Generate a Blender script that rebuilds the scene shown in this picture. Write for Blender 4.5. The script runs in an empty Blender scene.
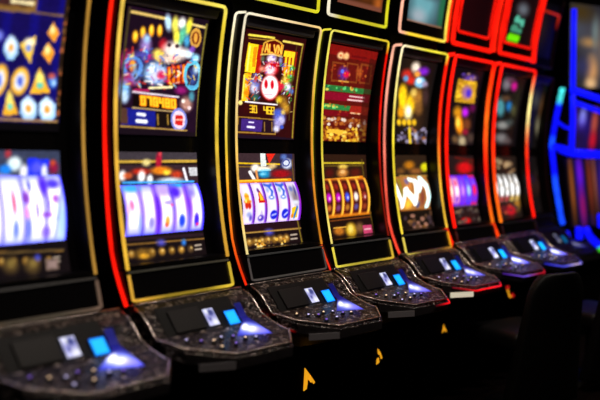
import bpy, bmesh, math, random
import numpy as np
from mathutils import Matrix, Vector

random.seed(7)
rng = np.random.default_rng(7)
scene = bpy.context.scene
COL = scene.collection
ZC = 1.32            # camera height above the floor; design heights below are relative to it
PITCH = 0.6          # spacing of the machines along the row
W = 0.51             # width of one machine

# ------------------------------------------------------------------ helpers
def lin(c):
    return tuple((v / 255 / 12.92) if v / 255 <= 0.04045 else ((v / 255 + 0.055) / 1.055) ** 2.4 for v in c)

def tag(o, label=None, cat=None, group=None, kind=None):
    if label: o['label'] = label
    if cat: o['category'] = cat
    if group: o['group'] = group
    if kind: o['kind'] = kind
    return o

def empty(name, loc, rz=0.0):
    o = bpy.data.objects.new(name, None)
    o.empty_display_size = 0.1
    o.location = loc
    o.rotation_euler = (0, 0, rz)
    COL.objects.link(o)
    return o

def link_mesh(name, me, mat, parent=None, smooth=False):
    me.materials.append(mat)
    if smooth:
        me.polygons.foreach_set('use_smooth', [True] * len(me.polygons))
    o = bpy.data.objects.new(name, me)
    COL.objects.link(o)
    if parent: o.parent = parent
    return o

def from_bm(name, bm, mat, parent=None, smooth=False, bevel=0.0, fix=True):
    if fix: bmesh.ops.recalc_face_normals(bm, faces=bm.faces[:])
    me = bpy.data.meshes.new(name)
    bm.to_mesh(me); bm.free()
    o = link_mesh(name, me, mat, parent, smooth)
    if bevel:
        m = o.modifiers.new('edge', 'BEVEL'); m.width = bevel; m.segments = 3; m.limit_method = 'ANGLE'
    return o

def prism(profile, x0, x1, bm=None):
    """closed (y,z) profile extruded along X"""
    bm = bm or bmesh.new()
    a = [bm.verts.new((x0, y, z + ZC)) for y, z in profile]
    b = [bm.verts.new((x1, y, z + ZC)) for y, z in profile]
    n = len(profile)
    for i in range(n):
        bm.faces.new((a[i], a[(i + 1) % n], b[(i + 1) % n], b[i]))
    bm.faces.new(a); bm.faces.new(b[::-1])
    return bm

def grid(us, vs, fn, bm=None):
    bm = bm or bmesh.new()
    rows = [[bm.verts.new(fn(u, v)) for u in us] for v in vs]
    for j in range(len(vs) - 1):
        for i in range(len(us) - 1):
            bm.faces.new((rows[j][i], rows[j][i + 1], rows[j + 1][i + 1], rows[j + 1][i]))
    return bm

def lerp(a, b, t): return a + (b - a) * t

def smoothpath(pts, r, n=5):
    """round the corners of a polyline (points are (pos, color))"""
    out = [pts[0]]
    for i in range(1, len(pts) - 1):
        p, c = Vector(pts[i][0]), pts[i][1]
        rr = pts[i][2] if len(pts[i]) > 2 else 0
        if rr <= 0:
            out.append((p, c)); continue
        a, b = Vector(pts[i - 1][0]), Vector(pts[i + 1][0])
        p0 = p + (a - p).normalized() * min(rr, (a - p).length * .49)
        p1 = p + (b - p).normalized() * min(rr, (b - p).length * .49)
        for k in range(n + 1):
            t = k / n
            out.append((p0 * (1 - t) ** 2 + p * 2 * t * (1 - t) + p1 * t * t, c))
    out.append(pts[-1])
    return [(Vector(q[0]), q[1]) for q in out]

def tube(name, path, rad, mat, parent, sides=10):
    """glowing tube along [(pos, srgb)], colours interpolated along its length"""
    P = [p for p, c in path]
    verts, cols, faces = [], [], []
    n = len(P)
    ref = None
    for i, (p, c) in enumerate(path):
        d = (P[min(i + 1, n - 1)] - P[max(i - 1, 0)]).normalized(); var = random.uniform(.72, 1.12)
        if ref is None:
            ref = Vector((0, 1, 0)) if abs(d.y) < .8 else Vector((1, 0, 0))
        s = d.cross(ref).normalized(); t = s.cross(d).normalized(); ref = t
        for k in range(sides):
            a = 2 * math.pi * k / sides
            verts.append(p + (s * math.cos(a) + t * math.sin(a)) * rad)
            cols.append(tuple(q * var for q in lin(c)) + (1,))
    for i in range(n - 1):
        for k in range(sides):
            faces.append((i * sides + k, i * sides + (k + 1) % sides, (i + 1) * sides + (k + 1) % sides, (i + 1) * sides + k))
    faces.append(tuple(range(sides))[::-1]); faces.append(tuple(range((n - 1) * sides, n * sides)))
    me = bpy.data.meshes.new(name); me.from_pydata([tuple(v) for v in verts], [], faces)
    at = me.color_attributes.new('Col', 'FLOAT_COLOR', 'POINT')
    at.data.foreach_set('color', np.array(cols, dtype=np.float32).ravel())
    return link_mesh(name, me, mat, parent, True)

# ------------------------------------------------------------------ materials
def new_mat(name):
    m = bpy.data.materials.new(name); m.use_nodes = True
    nt = m.node_tree
    return m, nt, nt.nodes['Principled BSDF']

def glossy(name, rgb, rough=0.3, metal=0.0, spec=0.5, noise=0.0, scale=40, bump=0.0):
    m, nt, b = new_mat(name)
    c = lin(rgb)
    b.inputs['Base Color'].default_value = c + (1,)
    b.inputs['Roughness'].default_value = rough
    b.inputs['Metallic'].default_value = metal
    b.inputs['Specular IOR Level'].default_value = spec
    tc = nt.nodes.new('ShaderNodeTexCoord')
    nz = nt.nodes.new('ShaderNodeTexNoise'); nz.inputs['Scale'].default_value = scale; nz.inputs['Detail'].default_value = 4
    nt.links.new(tc.outputs['Object'], nz.inputs['Vector'])
    if noise:
        mx = nt.nodes.new('ShaderNodeMix'); mx.data_type = 'RGBA'
        mx.inputs[6].default_value = tuple(v * (1 - noise) for v in c) + (1,)
        mx.inputs[7].default_value = tuple(min(1, v * (1 + noise)) for v in c) + (1,)
        nt.links.new(nz.outputs['Fac'], mx.inputs[0]); nt.links.new(mx.outputs[2], b.inputs['Base Color'])
    if bump:
        bp = nt.nodes.new('ShaderNodeBump'); bp.inputs['Strength'].default_value = bump; bp.inputs['Distance'].default_value = 0.004
        nt.links.new(nz.outputs['Fac'], bp.inputs['Height']); nt.links.new(bp.outputs['Normal'], b.inputs['Normal'])
    return m

_glow = {}
def glow(strength, screen=False):
    """emission from the painted colour attribute, behind a thin gloss"""
    key = (round(strength, 2), screen)
    if key not in _glow:
        m, nt, b = new_mat('lit_display' if screen else 'light_tube')
        at = nt.nodes.new('ShaderNodeVertexColor'); at.layer_name = 'Col'
        b.inputs['Base Color'].default_value = (.004, .004, .005, 1)
        b.inputs['Roughness'].default_value = 0.35
        b.inputs['Specular IOR Level'].default_value = 0.15
        nt.links.new(at.outputs['Color'], b.inputs['Emission Color'])
        b.inputs['Emission Strength'].default_value = strength
        _glow[key] = m
    return _glow[key]

M_BLACK = glossy('black_lacquer', (16, 14, 15), 0.3, spec=.35, noise=.3, scale=8)
M_SIDE = glossy('black_laminate', (8, 7, 8), 0.6, spec=.06, noise=.3, scale=20)
M_PANEL = glossy('black_gloss_panel', (20, 18, 19), 0.25, spec=.4)
M_VISOR = glossy('smoked_visor', (96, 92, 98), 0.4, spec=.5)
M_ACRYL = None
def mat_acrylic():
    """dark mottled acrylic, its glints painted in as pale flecks and veins"""
    m, nt, b = new_mat('acrylic_glints')
    tc = nt.nodes.new('ShaderNodeTexCoord'); mp = nt.nodes.new('ShaderNodeMapping'); mp.inputs['Scale'].default_value = (1, 1.5, 1.5)
    nt.links.new(tc.outputs['Object'], mp.inputs['Vector'])
    nz = nt.nodes.new('ShaderNodeTexNoise'); nz.inputs['Scale'].default_value = 34; nz.inputs['Detail'].default_value = 5; nz.inputs['Roughness'].default_value = .7; nz.inputs['Distortion'].default_value = .8
    nt.links.new(mp.outputs['Vector'], nz.inputs['Vector'])
    r = nt.nodes.new('ShaderNodeValToRGB'); nt.links.new(nz.outputs['Fac'], r.inputs['Fac'])
    e = r.color_ramp.elements
    e[0].position = .46; e[0].color = lin((20, 16, 18)) + (1,)
    e[1].position = .57; e[1].color = lin((92, 80, 78)) + (1,)
    q = e.new(.64); q.color = lin((210, 196, 186)) + (1,)
    q = e.new(.69); q.color = lin((255, 244, 226)) + (1,)  # palest stops put glints into the base colour
    nt.links.new(r.outputs['Color'], b.inputs['Base Color'])
    b.inputs['Metallic'].default_value = .35; b.inputs['Roughness'].default_value = .2
    bp = nt.nodes.new('ShaderNodeBump'); bp.inputs['Strength'].default_value = 1.0; bp.inputs['Distance'].default_value = .006
    nt.links.new(nz.outputs['Fac'], bp.inputs['Height']); nt.links.new(bp.outputs['Normal'], b.inputs['Normal'])
    return m
M_ACRYL = mat_acrylic()
M_APRON = glossy('dark_apron', (50, 45, 47), 0.5, spec=.4, noise=.5, scale=30)
M_CONSOLE = glossy('console_black', (10, 9, 10), 0.45, spec=.2, noise=.3)
M_PANE = glossy('dark_reader_glass', (24, 21, 21), 0.4, spec=.25)
M_CHROME = glossy('worn_chrome', (190, 180, 170), 0.2, metal=1.0)
M_ADDED_MOULD = glossy('highlight_moulding', (214, 196, 190), 0.22, metal=.85, noise=.5, scale=25, bump=.4)
M_PLATE = glossy('pale_metal_plate', (205, 200, 205), 0.35, metal=.5)
M_GOLD = glossy('gold_leaf', (255, 180, 30), 0.35, metal=.4)
M_CHAIR = glossy('black_vinyl', (13, 12, 12), 0.5, spec=.3, noise=.3, scale=90, bump=.15)
M_STEEL = glossy('dark_steel', (46, 44, 46), 0.4, metal=.8)
M_BASE = glossy('black_powder_coat', (14, 13, 13), 0.6, spec=.2)
M_GLITTER = None

def mat_emis(name, rgb, s):
    m, nt, b = new_mat(name)
    b.inputs['Base Color'].default_value = lin(rgb) + (1,)
    b.inputs['Emission Color'].default_value = lin(rgb) + (1,)
    b.inputs['Emission Strength'].default_value = s
    b.inputs['Roughness'].default_value = .3
    return m
M_GLINT = mat_emis('warm_glint', (255, 214, 170), 1.2)  # glowing button caps stand in for highlights and sparkle on the shelf
M_GLINTV = mat_emis('violet_glint', (150, 110, 230), .9)
M_GLINTW = mat_emis('cool_glint', (215, 205, 255), 1.1)
M_DECAL = mat_emis('gold_emblem', (250, 170, 30), .9)
M_DECALR = mat_emis('red_emblem', (220, 30, 30), .6)

# ------------------------------------------------------------------ drawing of the game pictures
class Art:
    """paints flat artwork on a grid; drawing units come from a design sheet whose four corners are given"""
    def __init__(s, quad, nu, nv, bg):
        (x0, y0), (x1, y1), (x2, y2), (x3, y3) = quad      # TL TR BR BL on the sheet
        u = np.linspace(0, 1, nu)[None, :]; v = np.linspace(0, 1, nv)[:, None]
        s.X = x0 * (1 - u) * (1 - v) + x1 * u * (1 - v) + x2 * u * v + x3 * (1 - u) * v
        s.Y = y0 * (1 - u) * (1 - v) + y1 * u * (1 - v) + y2 * u * v + y3 * (1 - u) * v
        s.U = u + 0 * v; s.V = v + 0 * u
        s.c = np.zeros((nv, nu, 3)); s.c[:] = bg
        s.nu, s.nv = nu, nv
    def put(s, m, col, a=1.0):
        m = np.clip(m, 0, 1)[..., None] * a
        s.c = s.c * (1 - m) + np.array(col, float) * m
        return s
    def poly(s, pts, col, a=1.0):
        inside = np.zeros(s.X.shape, bool); n = len(pts)
        for i in range(n):
            (xa, ya), (xb, yb) = pts[i], pts[(i + 1) % n]
            if ya == yb: continue
            cross = ((ya > s.Y) != (yb > s.Y)) & (s.X < (xb - xa) * (s.Y - ya) / (yb - ya) + xa)
            inside ^= cross
        return s.put(inside.astype(float), col, a)
    def ell(s, cx, cy, rx, ry, col, a=1.0, soft=.25, rot=0):
        dx, dy = s.X - cx, s.Y - cy
        if rot:
            c_, s_ = math.cos(rot), math.sin(rot); dx, dy = dx * c_ + dy * s_, -dx * s_ + dy * c_
        d = np.sqrt((dx / rx) ** 2 + (dy / ry) ** 2)
        return s.put((1 + soft - d) / (2 * soft), col, a)
    def ring(s, cx, cy, rx, ry, w, col, a=1.0):
        d = np.sqrt(((s.X - cx) / rx) ** 2 + ((s.Y - cy) / ry) ** 2)
        return s.put((np.abs(d - 1) < w).astype(float), col, a)
    def seg(s, x0, y0, x1, y1, w, col, a=1.0):
        dx, dy = x1 - x0, y1 - y0; L = dx * dx + dy * dy + 1e-9
        t = np.clip(((s.X - x0) * dx + (s.Y - y0) * dy) / L, 0, 1)
        d = np.sqrt((s.X - x0 - t * dx) ** 2 + (s.Y - y0 - t * dy) ** 2)
        return s.put((w / 2 + .35 - d) / .7, col, a)
    def dots(s, n, box, cols, r=(.8, 1.8), a=.9):
        for _ in range(n):
            u, v = random.random(), random.random()
            x = lerp(lerp(box[0], box[2], u), lerp(box[6], box[4], u), v); y = lerp(lerp(box[1], box[3], u), lerp(box[7], box[5], u), v)
            s.ell(x, y, random.uniform(*r), random.uniform(*r), random.choice(cols), a)
        return s
    def flecks(s, n, box, cols, L=(1, 3.5), w=(.5, 1.1), a=.9):
        for _ in range(n):
            u, v, t = random.random(), random.random(), random.uniform(0, 3.14)
            x = lerp(lerp(box[0], box[2], u), lerp(box[6], box[4], u), v); y = lerp(lerp(box[1], box[3], u), lerp(box[7], box[5], u), v)
            l = random.uniform(*L) / 2
            s.seg(x - l * math.cos(t), y - l * math.sin(t), x + l * math.cos(t), y + l * math.sin(t), random.uniform(*w), random.choice(cols), a)
        return s
    def text(s, st, x, y, w, h, slope, col, th, gap=1.3):
        for ch in st:
            for a0, b0, a1, b1 in GLYPH.get(ch, ()):
                s.seg(x + a0 * w, y + a0 * w * slope + b0 * h, x + a1 * w, y + a1 * w * slope + b1 * h, th, col)
            x += w * gap; y += w * gap * slope
        return s
    def grain(s, amt):
        n = rng.normal(0, 1, (s.nv, s.nu))
        n = (n + np.roll(n, 1, 0) + np.roll(n, 1, 1) + np.roll(n, -1, 0) + np.roll(n, -1, 1)) / 2.2
        s.c = np.clip(s.c * (1 + amt * n[..., None]), 0, 255)
        return s

def seven(code):
    S = {'a': (0, 0, 1, 0), 'b': (1, 0, 1, .5), 'c': (1, .5, 1, 1), 'd': (0, 1, 1, 1), 'e': (0, .5, 0, 1), 'f': (0, 0, 0, .5), 'g': (0, .5, 1, .5)}
    return [S[k] for k in code]
GLYPH = {'0': seven('abcdef'), '1': [(.5, 0, .5, 1), (.2, .2, .5, 0)], '3': seven('abgcd'), '4': seven('fgbc'), '7': seven('abc'), '6': seven('afgecd'), '8': seven('abcdefg'),
         'A': [(0, 1, .5, 0), (.5, 0, 1, 1), (.2, .65, .8, .65)], 'L': [(0, 0, 0, 1), (0, 1, .9, 1)], 'V': [(0, 0, .5, 1), (.5, 1, 1, 0)],
         'N': [(0, 1, 0, 0), (0, 0, 1, 1), (1, 1, 1, 0)]}

def paint_mesh(name, art, fn, mat, parent):
    """grid mesh whose points carry the painted colours; fn(u, v) gives the position"""
    nu, nv = art.nu, art.nv
    co = np.empty((nv, nu, 3))
    for j in range(nv):
        for i in range(nu):
            co[j, i] = fn(i / (nu - 1), j / (nv - 1))
    idx = np.arange(nu * nv).reshape(nv, nu)
    f = np.stack([idx[1:, :-1], idx[1:, 1:], idx[:-1, 1:], idx[:-1, :-1]], -1).reshape(-1, 4)
    me = bpy.data.meshes.new(name)
    me.from_pydata(co.reshape(-1, 3).tolist(), [], f.tolist())
    v = np.clip(art.c / 255, 0, 1)
    l = np.where(v <= .04045, v / 12.92, ((v + .055) / 1.055) ** 2.4)
    rgba = np.concatenate([l, np.ones((nv, nu, 1))], -1).astype(np.float32)
    at = me.color_attributes.new('Col', 'FLOAT_COLOR', 'POINT'); at.data.foreach_set('color', rgba.ravel())
    return link_mesh(name, me, mat, parent, True)

# ------------------------------------------------------------------ the art, one sheet per game
WHITE, CREAM, GOLD, YEL, ORA = (255, 255, 255), (250, 232, 190), (206, 150, 46), (252, 214, 40), (246, 130, 20)
def bottom_bar(a, L, R, y0, y1, sl, glint=None):
    """info strip below the reels: gold trim, gold ornaments, two pale bars"""
    a.seg(L, y0, R, y0 + sl, 1.6, (130, 92, 40))
    for k in range(7):
        t = k / 6; x = lerp(L + 5, R - 16, t)
        a.ell(x, lerp(y0 + 9, y0 + 9 + sl * .8, t), 3.2, 3.6, random.choice([(150, 105, 35), (186, 132, 48), (96, 70, 40)]), .9, .5)
        a.ell(x + .6, lerp(y0 + 8, y0 + 8 + sl * .8, t), 1.2, 1.3, (226, 190, 110), .8, .5)
    for q in (0, 4): a.seg(R - 11, y0 + 7 + sl + q, R - 5, y0 + 6.3 + sl + q, 1.8, (176, 158, 140))
    if glint: a.ell(glint[0], glint[1], 4, 3, (90, 90, 230), .8, .7)

def upper_cluster_game(a):            # game two: hat, ball and letters
    a.poly([(100, 5), (215, 20), (212, 40), (100, 30)], (24, 10, 24))
    a.seg(132, 12, 164, 18, 2.6, (226, 190, 104)); a.seg(188, 23, 206, 27, 2.4, (230, 200, 120))
    for x, y in ((136, 36), (143, 32), (151, 30), (159, 30)):
        a.ell(x, y, 2.7, 6, (240, 150, 20)); a.ell(x, y - 1, 1.5, 4, (255, 214, 60))
    a.ell(146, 45, 5, 9, (150, 120, 190), 1, .5); a.ell(147, 38, 3, 4, (160, 200, 240), 1, .6)
    a.ell(129, 60, 8, 9, (150, 24, 92), 1, .5); a.ell(143, 56, 9, 6, (74, 70, 160), 1, .6)
    a.ring(134, 66, 8, 9, .22, (80, 130, 205)); a.ell(134, 65, 3, 6, (236, 150, 40)); a.ell(131, 79, 8, 6, (170, 30, 90), 1, .5)
    a.ell(137, 74, 4, 8, (110, 160, 220), .9, .6); a.ell(126, 90, 5, 10, (120, 180, 235), .9, .5); a.ell(126, 96, 3, 6, (200, 225, 245), .9, .5)
    a.ell(167, 22, 3.2, 8, (190, 225, 250), 1, .4, -.15); a.ell(174, 24, 3.5, 8, (236, 226, 90), 1, .4); a.ell(181, 23, 4, 6, (250, 250, 240), 1, .4)
    a.ell(188, 26, 3.2, 9, (244, 224, 60), 1, .4, .2); a.ell(181, 36, 4, 10, (90, 190, 150), 1, .4, .3); a.ell(176, 36, 3, 8, (246, 230, 70), 1, .4); a.ell(187, 40, 3, 6, (70, 160, 210), 1, .5)
    a.ell(163, 44, 4, 6, (186, 24, 36), 1, .5); a.ell(172, 49, 9, 8, (244, 226, 214), 1, .4); a.ell(182, 52, 8, 5, (252, 244, 238), 1, .5); a.ell(158, 53, 5, 5, (244, 214, 90), 1, .5)
    a.ell(169, 44, 2, 2, (60, 30, 40)); a.ell(177, 45, 2, 2, (60, 30, 40)); a.ell(170, 58, 12, 4, (246, 214, 190), .9, .5)
    a.ell(196, 37, 5, 8, (110, 34, 16), 1, .3); a.ring(196, 37, 5, 8, .2, (206, 150, 60)); a.ell(196, 37, 2, 5, (224, 160, 60))
    a.ell(190, 53, 4, 4, (220, 246, 255), 1, .5); a.ell(197, 57, 4, 4, (150, 220, 250), 1, .5); a.ell(193, 48, 3, 3, (120, 70, 180), 1, .5)
    a.ell(156, 72, 12, 11, (120, 176, 226), 1, .3); a.ell(157, 73, 8, 8, (206, 206, 240), 1, .5); a.ell(162, 74, 4, 4, (206, 30, 80), 1, .5); a.ell(152, 68, 3, 3, (240, 246, 255), 1, .6)
    a.poly([(167, 66), (188, 62), (189, 82), (167, 84)], (150, 18, 14))
    for k, x in enumerate((169.5, 174, 179, 184.5)):
        a.seg(x, 67 - k * .8, x, 81 - k * .5, 2.8, (240, 110 + 14 * (k % 2), 20)); a.ell(x + .5, 71 + k % 3, 1.2, 3, (255, 190, 60))
    a.ring(194, 74, 8, 13, .18, (90, 190, 220)); a.ell(194, 76, 5, 9, (60, 90, 170), .8, .5); a.ell(198, 68, 3, 4, (210, 240, 250), .9, .6)
    a.flecks(110, (128, 44, 202, 52, 198, 88, 124, 86), [(250, 240, 230), (230, 60, 40), (60, 110, 220), (250, 210, 70), (20, 14, 40), (190, 30, 110), (120, 200, 230)], (1.5, 6), (.7, 1.8), .85)
    a.seg(150, 87, 172, 86, 2.4, (246, 230, 170)); a.poly([(134, 88), (149, 88), (150, 91), (134, 91)], (160, 24, 80)); a.ell(182, 89, 6, 4, (150, 24, 110), .9, .5)
    a.seg(134, 91, 179, 96, 1.8, (230, 216, 226))
    a.poly([(134, 93), (178, 98), (176, 110), (133, 106)], (16, 6, 6))
    a.text('078480', 141.6, 95.4, 3.5, 8.4, .1, (250, 120, 10), 3.0, 1.72); a.text('078480', 141.8, 95.8, 3.1, 7.6, .1, (255, 200, 40), 1.8, 1.94)
    a.seg(133, 107, 176, 111, 1.2, (200, 170, 110))
    a.poly([(123, 107), (155, 111), (154, 126), (122, 124)], (22, 26, 128)); a.poly([(122, 107), (128, 108), (128, 124), (121, 123)], (80, 50, 40))
    a.seg(138, 113.5, 144, 114.3, 3.2, (240, 240, 255)); a.seg(137, 120.5, 145, 121.3, 3.8, (250, 250, 255))
    a.poly([(155, 111), (172, 112), (171, 127), (154, 126)], (20, 12, 10))
    for x in (157, 167): a.seg(x, 114, x, 124, 1.3, (170, 130, 50))
    a.ell(187, 103, 6, 7, (206, 150, 130), .9, .5); a.ell(184, 100, 2, 2, (255, 240, 226)); a.ell(190, 107, 2, 2, (250, 220, 220)); a.ell(193, 95, 3, 5, (80, 170, 190), .8, .5)
    a.ell(178.5, 119, 7.5, 10.5, (232, 206, 220), 1, .15); a.ring(178.5, 119, 7.5, 10.5, .12, (120, 130, 210)); a.poly([(175, 114), (183, 115), (182, 125), (174, 124)], (206, 30, 26)); a.seg(176, 119, 182, 119, 1.5, (250, 190, 160))
    a.seg(121, 126, 186, 130, 1.4, (190, 150, 70)); a.poly([(118, 128), (200, 132), (200, 142), (118, 138)], (22, 12, 20))
    a.seg(207, 24, 196.5, 137, 1.8, (120, 108, 40)); a.seg(130, 8, 121, 120, 1.6, (70, 60, 30))

def upper_badge_game(a):              # game three: gold lettered badge over white emblem
    a.poly([(240, 20), (310, 35), (308, 44), (240, 31)], (40, 6, 8))
    a.seg(249, 34.2, 273, 37.6, 2.2, (236, 214, 70)); a.seg(283, 41, 303, 45, 2.2, (226, 204, 90)); a.seg(249, 37.5, 270, 40, 1, (170, 130, 40))
    a.poly([(258, 44), (263, 45), (261, 72), (256, 72)], (170, 20, 10))
    a.poly([(249, 42), (258.5, 44), (256, 72), (246, 71)], (250, 208, 24)); a.poly([(254, 46), (257.6, 46), (256, 66), (253, 66)], (244, 140, 14)); a.seg(250.5, 46, 248.5, 69, 1.6, (255, 240, 110))
    a.poly([(246, 72), (253, 72), (249, 101), (243, 100)], (246, 190, 20)); a.ell(250, 82, 3, 4, (244, 110, 10), .9, .5); a.ell(248, 92, 3, 3, (240, 120, 10), .9, .5); a.seg(246, 74, 244, 98, 1.3, (255, 236, 90))
    a.ell(242, 102, 2, 2.4, (255, 230, 130))
    a.poly([(285, 49), (298.5, 52), (296, 76), (283, 74)], (150, 26, 10)); a.poly([(284.5, 50), (297, 52.5), (296, 58), (284, 56)], (252, 210, 30))
    for x in (286.5, 290.3, 294): a.seg(x + .4, 54, x - .8, 75, 2.2, (250, 206, 30))
    a.ell(293.5, 68, 2.6, 2.4, (60, 190, 50), 1, .5); a.ell(287, 68, 3, 3, (250, 130, 20), .8, .6)
    a.poly([(263, 42), (268, 39.4), (274, 38.6), (280, 41.4), (283.4, 45), (282, 57), (277, 54.5), (266, 53), (261, 54)], (206, 152, 50))
    a.poly([(264.4, 43), (269, 40.8), (274, 40), (279.2, 42.6), (282, 46), (280.8, 53.6), (272, 52), (263, 52.6)], (84, 8, 6))
    a.text('ALVN', 265, 43.4, 3.2, 7.8, .14, (214, 90, 10), 1.9, 1.36); a.text('ALVN', 265, 43.4, 3.2, 7.6, .14, (255, 196, 70), 1.2, 1.36)
    a.seg(261, 54, 272, 53.6, 1.2, (230, 190, 80)); a.seg(272, 53.6, 282.6, 56.6, 1.2, (230, 190, 80))
    a.ell(263, 58, 2, 3, (90, 120, 90), .8, .6); a.ell(281, 60, 2, 4, (140, 140, 190), .9, .6)
    a.ell(272, 58, 4.6, 4, (232, 214, 240), 1, .4); a.ell(274, 56.5, 1.6, 1.2, (120, 100, 180), .8, .6)
    a.ell(272, 68, 7, 7, (220, 20, 26), 1, .3); a.ell(271, 69, 5, 6, (250, 214, 220), 1, .4); a.poly([(270, 63), (279, 61), (280, 66), (272, 66)], (196, 12, 22)); a.ell(262.5, 68, 2.4, 3, (250, 150, 120), .9, .6)
    a.ell(256.5, 84, 5, 9, (120, 120, 180), .9, .5); a.ell(255, 88, 3, 4, (230, 230, 250), .9, .6); a.ell(258, 77, 3, 4, (220, 60, 30), .9, .6); a.ell(256, 97, 4, 3, (40, 110, 90), .9, .6)
    a.ell(287, 80, 4, 5, (246, 200, 60), .9, .5); a.ell(292, 77, 3, 4, (90, 200, 60), .8, .5); a.ell(289, 87, 4, 4, (240, 240, 255), .9, .5); a.ell(293, 91, 2.4, 3, (90, 130, 220), .9, .5); a.ell(282, 86, 3, 5, (230, 30, 60), .9, .5)
    a.flecks(46, (249, 72, 263, 74, 261, 100, 246, 98), [(250, 230, 120), (220, 60, 20), (90, 110, 210), (250, 250, 250), (40, 20, 40)], (1, 4), (.5, 1.2), .85); a.flecks(60, (280, 62, 297, 66, 293, 112, 278, 108), [(250, 230, 120), (240, 60, 30), (90, 120, 220), (250, 250, 250), (40, 20, 30), (80, 190, 70)], (1, 4), (.5, 1.2), .85); a.flecks(26, (264, 58, 280, 60, 279, 74, 262, 74), [(255, 255, 255), (180, 20, 40), (120, 90, 200), (250, 200, 190)], (1, 3), (.5, 1), .8)
    a.ell(271, 87, 9.4, 13, (200, 16, 20), 1, .12); a.ell(271, 86.5, 8.4, 12, (255, 252, 250), 1, .12)
    a.ell(267, 83.4, 1.7, 4.4, (206, 10, 30)); a.ell(273.2, 84, 1.7, 4.4, (206, 10, 30)); a.seg(266, 93.5, 273, 94, 1, (226, 150, 170))
    a.seg(247, 101, 278, 104.3, 1.5, (250, 240, 246))
    a.poly([(246, 102.6), (278, 105.6), (276, 115), (244.6, 112)], (52, 8, 8))
    a.text('30', 251, 104.8, 2.4, 6.8, .1, (250, 200, 40), 1.15, 1.6); a.text('468', 264.6, 106, 2.6, 7, .1, (252, 206, 40), 1.15, 1.45)
    a.ell(284, 101, 5, 6, (150, 104, 30), .9, .5); a.ell(287, 108, 4, 5, (196, 142, 40), .9, .5); a.ell(280, 99, 3, 3, (236, 196, 30), .9, .6)
    a.poly([(238.6, 115.5), (277, 119), (275, 135), (237, 132.6)], (150, 108, 40)); a.poly([(240, 117), (276, 120.3), (274, 133.6), (238.2, 131)], (34, 14, 24))
    a.poly([(242.4, 118), (262.6, 120), (261, 131.8), (241, 130)], (62, 34, 116)); a.seg(249.5, 121.8, 253.5, 122.2, 1.5, (230, 224, 250)); a.seg(248, 126.6, 253.8, 127.2, 2.3, (236, 230, 250))
    for x in (264.5, 272): a.seg(x, 122, x - .4, 131, .9, (160, 120, 50))
    a.ell(280, 117, 6, 8.5, (92, 100, 190), 1, .35); a.ell(278, 112, 3, 3, (70, 90, 200), .9, .5); a.ell(282, 120, 3, 4, (214, 206, 240), .9, .5); a.ell(278, 124, 4, 5, (170, 160, 214), .9, .5); a.ell(284, 112, 2, 2.4, (226, 190, 90), .9, .5); a.ell(276, 129, 3, 3, (226, 226, 250), .9, .5); a.ell(282, 127, 2, 2, (60, 80, 190))
    a.poly([(236, 134), (280, 137), (296, 139), (296, 146), (236, 142)], (28, 14, 28))
    a.seg(303.5, 45, 292.5, 138, 1.4, (150, 130, 40)); a.seg(297, 46, 290, 120, .8, (80, 60, 20))

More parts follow.
